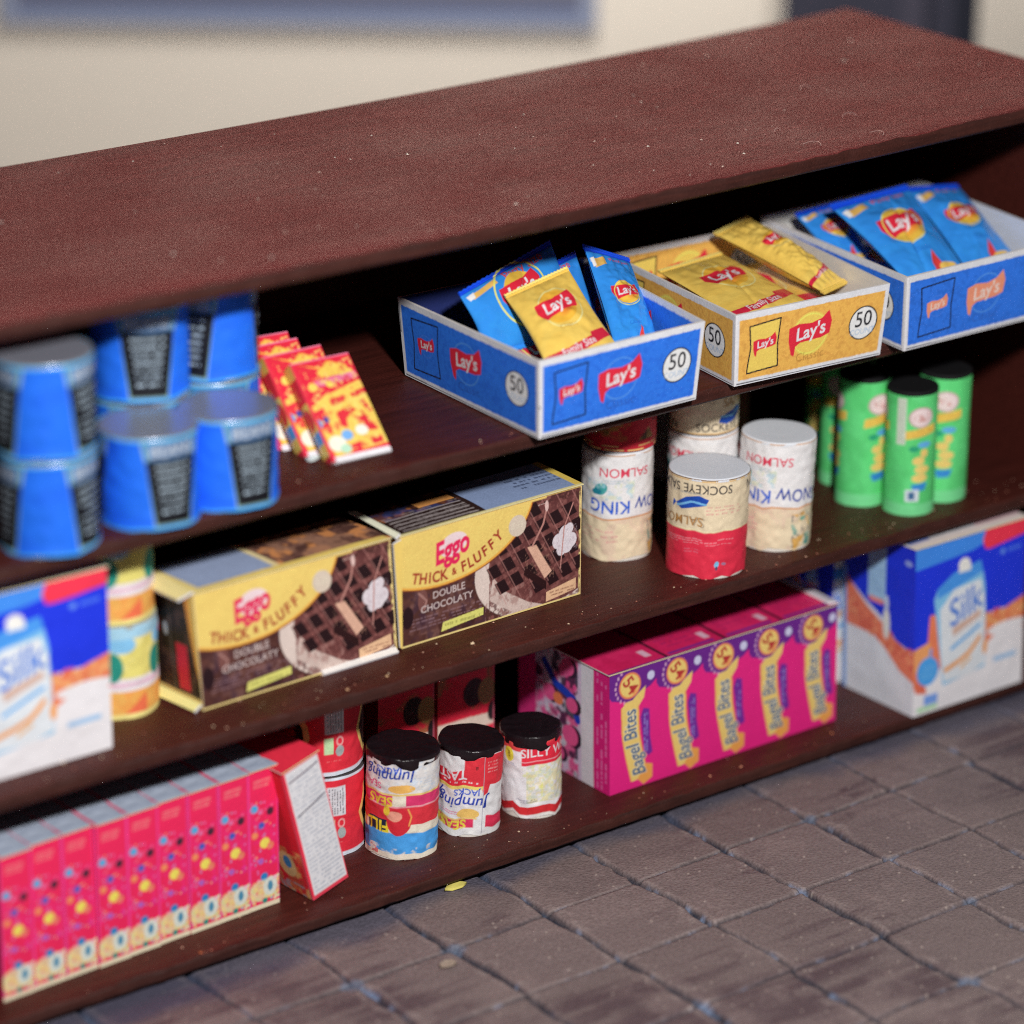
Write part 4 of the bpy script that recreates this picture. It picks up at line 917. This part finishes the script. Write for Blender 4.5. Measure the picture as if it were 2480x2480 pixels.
def bagel_side(d, h):
    t = Tex(d, h, 120, (206, 206, 214)); t.rect(d * .0, 0, d * .70, h, (196, 180, 206)); 
    t.mottle(0, 0, d * .66, h, [(210, 60, 130), (200, 206, 224), (214, 70, 136), (40, 34, 60)], .11, .9, .53); t.rect(0, 0, d * .2, h, (212, 50, 124)); t.line([(d * .30, h * .86), (d * .42, h * .72), (d * .62, h * .66), (d * .66, h * .5)], .08, (26, 60, 176))
    for u, v, r in ((.55, .9, .09), (.60, .60, .08), (.35, .62, .09), (.58, .34, .11), (.45, .15, .08)): t.ell(d * u + .05, h * v, r, r, (48, 30, 52)); t.ell(d * u, h * v, r, r * .9, (216, 84, 140))
    t.ell(d * .45, h * .60, .07, .06, (224, 120, 80)); t.rect(d * .70, 0, d * .83, h, (206, 206, 214)); t.rect(d * .83, 0, d, h, (204, 30, 116)); t.micro(d * .85, h * .02, d * .985, h * .98, 3, (226, 120, 180), .6, vert=True)
    return t
def bagel_top(w, d):
    t = Tex(w, d, 90, (204, 34, 92)); t.mottle(0, 0, w, d, [(190, 28, 80), (214, 44, 100)], .2, .6, .5)
    for k in range(1, 4): t.rect(w * k / 4 - .016, 0, w * k / 4 + .016, d, (40, 18, 34)); t.rect(w * k / 4 + .05, d * .04, w * (k + .85) / 4, d * .07, (120, 40, 130)); t.micro(w * k / 4 + .1, d * .12, w * (k + .8) / 4, d * .34, 4, (150, 30, 90), .6); t.rect(w * k / 4 - .16, d * .1, w * k / 4 - .09, d * .2, (214, 170, 190))
    t.rect(0, 0, w, d * .02, (120, 40, 120)); return t
carton('snack_carton', 'long magenta and purple snack carton with five yellow banners', 'carton', (2.60, .35, Z3 + .003), (5.32, .37, Z3 + .003), (-.01, 1.3, 0), 1.17,
       dict(front=bagel_front(2.72, 1.17).out(.04, .03), left=bagel_side(1.3, 1.17).out(), top=bagel_top(2.72, 1.3).out(.08)), jig=.006, lean=(-.03, 0),
       flap=[([(5.19, .40, Z3 + 1.21), (5.30, .38, Z3 + 1.19), (5.28, 1.5, Z3 + 1.21), (5.19, 1.5, Z3 + 1.23)], (206, 200, 206), 'end_flap')])

# row of pink cereal boxes ------------------------------------------
def pop_front(w, h):
    t = Tex(w, h, 110, (222, 36, 84)); F = lambda u, v: (u * w, (1 - v) * h)
    t.rect(0, 0, .012, h, (216, 70, 150)); t.rect(w - .014, 0, w, h, (216, 60, 140)); t.mottle(0, h * .3, w, h * .75, [(226, 40, 120)], .12, .45, .5)
    t.micro(w * .2, h * .87, w * .75, h * .93, 3, (216, 160, 150), .6, .8)
    for u, v, r, c in ((.20, .27, .036, (56, 160, 206)), (.72, .315, .036, (64, 34, 52)), (.42, .40, .032, (64, 80, 170)), (.20, .46, .03, (226, 130, 86)), (.52, .53, .047, (230, 204, 88)), (.70, .56, .035, (232, 120, 90)), (.38, .655, .028, (160, 90, 176)), (.48, .77, .036, (40, 120, 180)), (.42, .30, .025, (226, 90, 140)), (.8, .66, .03, (214, 46, 130))):
        t.ell(*F(u, v), r, r, c)
    rr = random.Random(8)
    for _ in range(46):
        t.ell(*F(rr.uniform(.08, .92), rr.uniform(.22, .74)), .009, .009, rr.choice([(240, 120, 150), (200, 120, 190), (236, 170, 120), (120, 150, 200), (190, 30, 70)]), al=.8)
    for _ in range(60):
        t.ell(*F(rr.uniform(.06, .94), rr.uniform(.78, .95)), .016, .014, rr.choice([(226, 206, 170), (200, 214, 170), (236, 120, 110), (130, 180, 190), (240, 200, 120), (226, 150, 170)]), al=.9)
    t.ell(*F(.38, .87), .12, .09, (214, 186, 150)); t.mottle(w * .06, h * .07, w * .95, h * .2, [(226, 90, 110), (190, 206, 150), (226, 196, 120)], .03, .8, .55)
    t.ell(*F(.68, .85), .07, .085, (200, 206, 196)); t.ell(*F(.68, .85), .026, .045, (70, 130, 160)); t.ell(*F(.85, .80), .02, .02, (226, 180, 190)); t.ell(*F(.5, .945), .026, .024, (36, 130, 120))
    t.rect(0, 0, w, h * .035, (214, 204, 176)); return t
def pop_top(w, d):
    t = Tex(w, d, 90, (206, 60, 100)); t.rect(.032, .0, w - .006, d, (158, 168, 186)); t.micro(.03, .02, w - .02, d - .02, 4, (110, 124, 150), .35); return t
pf = pop_front(.30, 1.28).out(.05, .04); ptp = pop_top(.30, .62).out()
ordn = ['leftmost', 'second from the left', 'third from the left', 'fourth from the left', 'fifth, middle one', 'sixth from the left', 'seventh from the left', 'eighth from the left', 'rightmost']
p0 = carton('cereal_box', 'pink cereal box with coloured dots, leftmost of its row', 'cereal box', (0, 0, 0), (.298, 0, 0), (0, .62, 0), 1.27, dict(front=pf, top=ptp, left=solid((214, 40, 84)), right=solid((206, 36, 80))), 'row of pink cereal boxes', bulge=.006, jig=.0, lidoff=.008)
for k in range(9):
    o = p0 if k == 0 else copy_tree(p0)
    o.location = (-3.60 + k * .3015, .27 + .0145 * k + random.uniform(-.011, .011), Z3 + .003); o.rotation_euler = (random.uniform(-.012, .012), 0, .045 + random.uniform(-.012, .012))
    tag(o, 'pink cereal box with coloured dots, %s in its row of nine' % ordn[k])
# leaning cereal box
def lean_white(w, h):
    t = Tex(w, h, 150, (204, 204, 208)); t.rect(0, 0, .025, h, (216, 46, 70)); t.rect(w - .012, 0, w, h, (216, 60, 80)); t.rect(0, h * .98, w, h, (216, 50, 70)); t.rect(0, 0, w, h * .03, (210, 60, 80))
    t.micro(.05, h * .04, w - .03, h * .95, 30, (130, 140, 160), .5); t.line([(.05, h * .64), (w - .03, h * .69)], .012, (60, 50, 70)); t.line([(.05, h * .90), (w - .03, h * .93)], .012, (80, 60, 80)); return t
def lean_red(d, h):
    t = Tex(d, h, 120, (212, 44, 58)); t.mottle(d * .4, 0, d, h * .35, [(226, 140, 80), (232, 190, 120), (190, 70, 60)], .07, .8, .5); t.ell(d * .75, h * .22, .11, .12, (226, 196, 140)); t.ell(d * .76, h * .24, .05, .06, (60, 140, 200)); t.mottle(d * .6, 0, d, h * .08, [(160, 160, 170)], .05, .8, .5); t.rect(d * .97, 0, d, h, (226, 90, 110)); return t
carton('cereal_box', 'narrow red cereal box leaning left, white text panel facing forward', 'cereal box', (-.66, .24, Z3 + .012), (-.26, .30, Z3 + .09), (-.1, 1.0, 0), 1.24,
       dict(front=lean_white(.40, 1.24).out(), left=lean_red(1.0, 1.24).out(), right=solid((206, 40, 60)), top=solid((214, 44, 66), 20, 20)), lean=(-.285, .02), jig=.004, bulge=.008)

# dark cracker boxes at the back of the bottom shelf
def back_box(w, h):
    t = Tex(w, h, 90, (208, 38, 62)); t.mottle(0, 0, w, h * .9, [(120, 106, 60)], .14, .7, .58); t.poly([(0, h * .46), (w * .5, h * .46), (w, h * .44), (w, h * .36), (0, h * .36)], (206, 190, 176)); t.ell(w * .62, h * .62, .12, .13, (30, 22, 24)); t.ell(w * .95, h * .45, .05, .09, (30, 26, 28)); t.rect(w * .97, 0, w, h, (190, 90, 110)); t.ell(w * .85, h * .6, .10, .12, (140, 120, 66)); return t
bb = back_box(.64, 1.35).out()
carton('cracker_box', 'red box with dark picture behind the middle black-lidded tin', 'box', (1.42, 1.32, Z3 + .003), (2.06, 1.34, Z3 + .003), (0, .7, 0), 1.4, dict(front=bb, left=solid((150, 40, 50)), top=solid((150, 50, 60))), 'red boxes at the back of the bottom shelf')
b2 = back_box(.62, 1.35).out()
carton('cracker_box', 'red box in shade behind the tallest black-lidded tin', 'box', (.76, 1.30, Z3 + .003), (1.38, 1.32, Z3 + .003), (0, .7, 0), 1.4, dict(front=b2, left=solid((150, 40, 50)), top=solid((150, 50, 60))), 'red boxes at the back of the bottom shelf')
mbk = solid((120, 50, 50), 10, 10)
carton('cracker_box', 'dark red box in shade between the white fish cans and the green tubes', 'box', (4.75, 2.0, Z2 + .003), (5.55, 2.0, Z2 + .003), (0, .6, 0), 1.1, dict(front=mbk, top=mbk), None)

# ---------------------------------------------------------------- candy packets
def candy_tex(w, h):
    t = Tex(w, h, 170, (206, 40, 62)); F = lambda u, v: (u * w, (1 - v) * h)
    t.poly([F(.1, .02), F(.45, .10), F(.6, .04), F(.9, .12), F(.75, .16), F(.5, .14)], (234, 160, 70)); t.poly([F(.35, .14), F(.62, .06), F(.85, .12), F(.95, .2), F(.4, .2)], (236, 184, 84))
    t.poly([F(.25, .22), F(.97, .19), F(.97, .26), F(.3, .28)], (214, 120, 150)); t.micro(w * .3, h * .73, w * .96, h * .79, 2, (190, 40, 90), .7)
    t.ell(*F(.2, .27), .04, .04, (236, 190, 90)); t.ell(*F(.48, .27), .035, .035, (240, 200, 90)); t.poly([F(.3, .38), F(.98, .28), F(1, .36), F(.6, .42)], (238, 184, 86))
    t.poly([F(.05, .45), F(.35, .36), F(1, .42), F(1, .92), F(.1, .96), F(.0, .7)], (240, 186, 88))
    for P in ([(.35, .42), (.62, .40), (.60, .46), (.36, .48)], [(.72, .40), (.98, .37), (.97, .42), (.74, .44)], [(.38, .55), (.62, .52), (.72, .56), (.5, .62), (.46, .72), (.36, .68)], [(.62, .64), (.82, .62), (.95, .78), (.78, .78)], [(.36, .88), (.56, .86), (.56, .94), (.38, .95)], [(.74, .86), (.94, .84), (.94, .9), (.76, .92)], [(.82, .48), (.9, .47), (.98, .6), (.9, .6)], [(.05, .5), (.22, .48), (.2, .75), (.08, .7)]):
        t.poly([F(*p) for p in P], (204, 48, 60))
    t.mottle(w * .05, h * .08, w * .97, h * .95, [(200, 50, 60), (238, 200, 110)], .035, .75, .60)
    t.ell(*F(.40, .78), .05, .045, (110, 160, 214)); t.ell(*F(.66, .76), .06, .045, (226, 222, 206)); t.ell(*F(.2, .84), .08, .07, (226, 222, 200)); t.ell(*F(.18, .60), .025, .03, (70, 70, 140)); t.ell(*F(.05, .62), .03, .04, (80, 150, 200))
    t.ell(*F(.3, .9), .05, .04, (170, 206, 180)); t.rect(w * .1, 0, w, h * .025, (214, 210, 214)); t.rect(0, 0, w * .06, h, (206, 50, 70)); t.rect(0, h * .985, w, h, (220, 120, 150)); return t
def candy_side(d, h):
    t = Tex(d, h, 140, (240, 188, 92)); t.rect(0, h * .6, d, h * .85, (206, 50, 64)); t.rect(0, h * .2, d, h * .32, (80, 150, 206)); t.rect(0, 0, d, h * .08, (206, 50, 64)); t.ell(d / 2, h * .45, .06, .1, (204, 60, 60)); return t
cw, chh, ctk = .56, .92, .13
cA = candy_tex(cw, chh).out(.05, .03)
def candy(label, base, ang, twist, first=[None]):
    if first[0] is None:
        o = thing('candy_packet', label, 'candy packet', (0, 0, 0), 'red and yellow candy packets')
        m = MB(); x0, x1 = -cw / 2, cw / 2
        m.panel((x0, 0, 0), (x1, 0, 0), (x1, 0, chh), (x0, 0, chh), cA, .02, .015)
        sd = candy_side(ctk, chh).out()
        m.panel((x0, ctk, 0), (x0, 0, 0), (x0, 0, chh), (x0, ctk, chh), sd, .01); m.panel((x1, 0, 0), (x1, ctk, 0), (x1, ctk, chh), (x1, 0, chh), sd)
        m.panel((x1, ctk, 0), (x0, ctk, 0), (x0, ctk, chh), (x1, ctk, chh), solid((206, 50, 64), 8, 8)); m.panel((x0, 0, chh), (x1, 0, chh), (x1, ctk, chh), (x0, ctk, chh), solid((226, 150, 160), 4, 8)); m.panel((x0, ctk, 0), (x1, ctk, 0), (x1, 0, 0), (x0, 0, 0), solid((216, 214, 214), 4, 8))
        m.build('packet', M_film, o)
        m = MB(); m.panel((x0 + .03, -.012, -.02), (x1 - .01, -.012, -.02), (x1 - .01, -.004, .035), (x0 + .03, -.004, .035), solid((214, 212, 216), 3, 20)); m.panel((x1 - .01, .02, -.02), (x0 + .03, .02, -.02), (x0 + .03, .02, .03), (x1 - .01, .02, .03), solid((214, 212, 216), 3, 20)); m.panel((x0 + .03, .02, -.02), (x1 - .01, .02, -.02), (x1 - .01, -.012, -.02), (x0 + .03, -.012, -.02), solid((214, 212, 216), 3, 20))
        m.build('end_seal', M_film, o)
        first[0] = o
    else:
        o = copy_tree(first[0]); tag(o, label)
    o.location = base; o.rotation_euler = (-ang, 0, twist)
    return o
for lb, base, ang, tw in (('foremost red and yellow candy packet leaning on the others', (-.07, .33, Z1 + .03), .80, -.05),
                          ('candy packet second from the front of its leaning row', (-.16, .60, Z1 + .015), .74, -.02),
                          ('candy packet third from the front of its leaning row', (-.24, .86, Z1 + .01), .72, -.04),
                          ('rearmost candy packet of its leaning row', (-.30, 1.04, Z1 + .005), .66, -.12)):
    candy(lb, base, ang, tw)

# ---------------------------------------------------------------- scraps, crumbs and lint
def scrap(label, x, y, z, s, c, seed):
    r = random.Random(seed); n = 9; m = MB()
    ring = np.array([[x + s * (.6 + .5 * r.random()) * math.cos(a * 6.28 / n) * 1.5, y + s * (.5 + .5 * r.random()) * math.sin(a * 6.28 / n), z + .03 + s * .35 * r.random()] for a in range(n)])
    m.fan(ring, c, (x, y, z + s * .5)); m.fan((ring - np.array([0, 0, .02]))[::-1], c, (x, y, z + .005))
    rr = np.concatenate([ring, ring[:1]]); m.grid(np.stack([rr - np.array([0, 0, .02]), rr]), solid(c, 2, n + 1))
    o = m.build('paper_scrap', M_paper, None, False); tag(o, label, 'paper scrap'); return o
scrap('crumpled yellow paper scrap on the floor under the shelf edge', .66, .03, -.01, .085, (222, 206, 110), 4)
scrap('tiny white paper scrap beside the candy packets', -.42, .52, Z1, .05, (196, 206, 206), 9)
scrap('tan chip of paint on the floor tiles', -.22, -1.05, -.005, .06, (150, 134, 120), 13)
def dust():
    r = random.Random(3); m = MB()
    def speck(x, y, z, s, c):
        n = 5; a0 = r.random() * 6
        ring = np.array([[x + s * (.5 + r.random()) * math.cos(a0 + k * 6.28 / n), y + s * (.5 + r.random()) * math.sin(a0 + k * 6.28 / n), z + .001] for k in range(n)])
        m.fan(ring, c, (x, y, z + s * .8)); m.fan(ring[::-1], c, (x, y, z + .0005))
    top = lambda x: H + .043 * ((x - 2) / 5) ** 2 - .01
    for _ in range(260):
        x, y = r.uniform(-4, 8), r.uniform(.03, 3.6)
        speck(x, y, top(x), r.choice([.005, .006, .008, .010, .014]), r.choice([(150, 110, 105), (176, 150, 140), (130, 80, 78), (200, 190, 180)]))
    for z, n in ((Z1, 90), (Z2, 170), (Z3, 90)):
        for _ in range(n):
            speck(r.uniform(-3.5, 7.8), abs(r.gauss(.12, .25)) + .03, z, r.choice([.005, .006, .008, .011]), r.choice([(150, 96, 80), (190, 150, 130), (120, 70, 56), (200, 176, 150)]))
    for x, y, z, s, c in ((-.4, .09, Z2, .03, (190, 150, 116)), (.02, .12, Z2, .022, (206, 170, 130)), (1.0, .25, Z2, .03, (214, 190, 160)), (5.1, .17, Z3, .02, (206, 130, 90)), (3.6, .14, Z3, .02, (200, 140, 110)), (3.95, .12, Z3, .022, (200, 140, 110)), (-1.9, .05, Z3, .025, (170, 96, 60))):
        speck(x, y, z, s * .7, c)
    def hair(x, y, z, L, bend, a):
        pts = []; 
        for k in range(9):
            t = k / 8; pts.append((x + L * t * math.cos(a + bend * t), y + L * t * math.sin(a + bend * t), z + .006 + .02 * math.sin(3.14 * t)))
        pts = np.array(pts); w_ = .003
        d = np.gradient(pts, axis=0); nn = np.stack([-d[:, 1], d[:, 0], d[:, 2] * 0], -1); nn /= np.linalg.norm(nn, axis=1)[:, None] + 1e-9
        up = np.array([0, 0, w_]); rings = np.stack([pts + nn * w_, pts + up, pts - nn * w_, pts - up, pts + nn * w_])
        m.grid(rings, solid((176, 140, 134), 5, 9))
    for q in ((4.7, .22, .16, 1.6, .6), (5.35, .14, .14, 1.5, .2), (5.6, .75, .14, 1.6, 1.2), (5.9, 1.7, .13, 1.8, 1.4), (4.75, .8, .07, 1, 2)):
        hair(q[0], q[1], top(q[0]), *q[2:])
    o = m.build('dust', M_paper, None, False); tag(o, 'pale specks, crumbs and lint scattered on the shelf boards', kind='stuff')
dust()
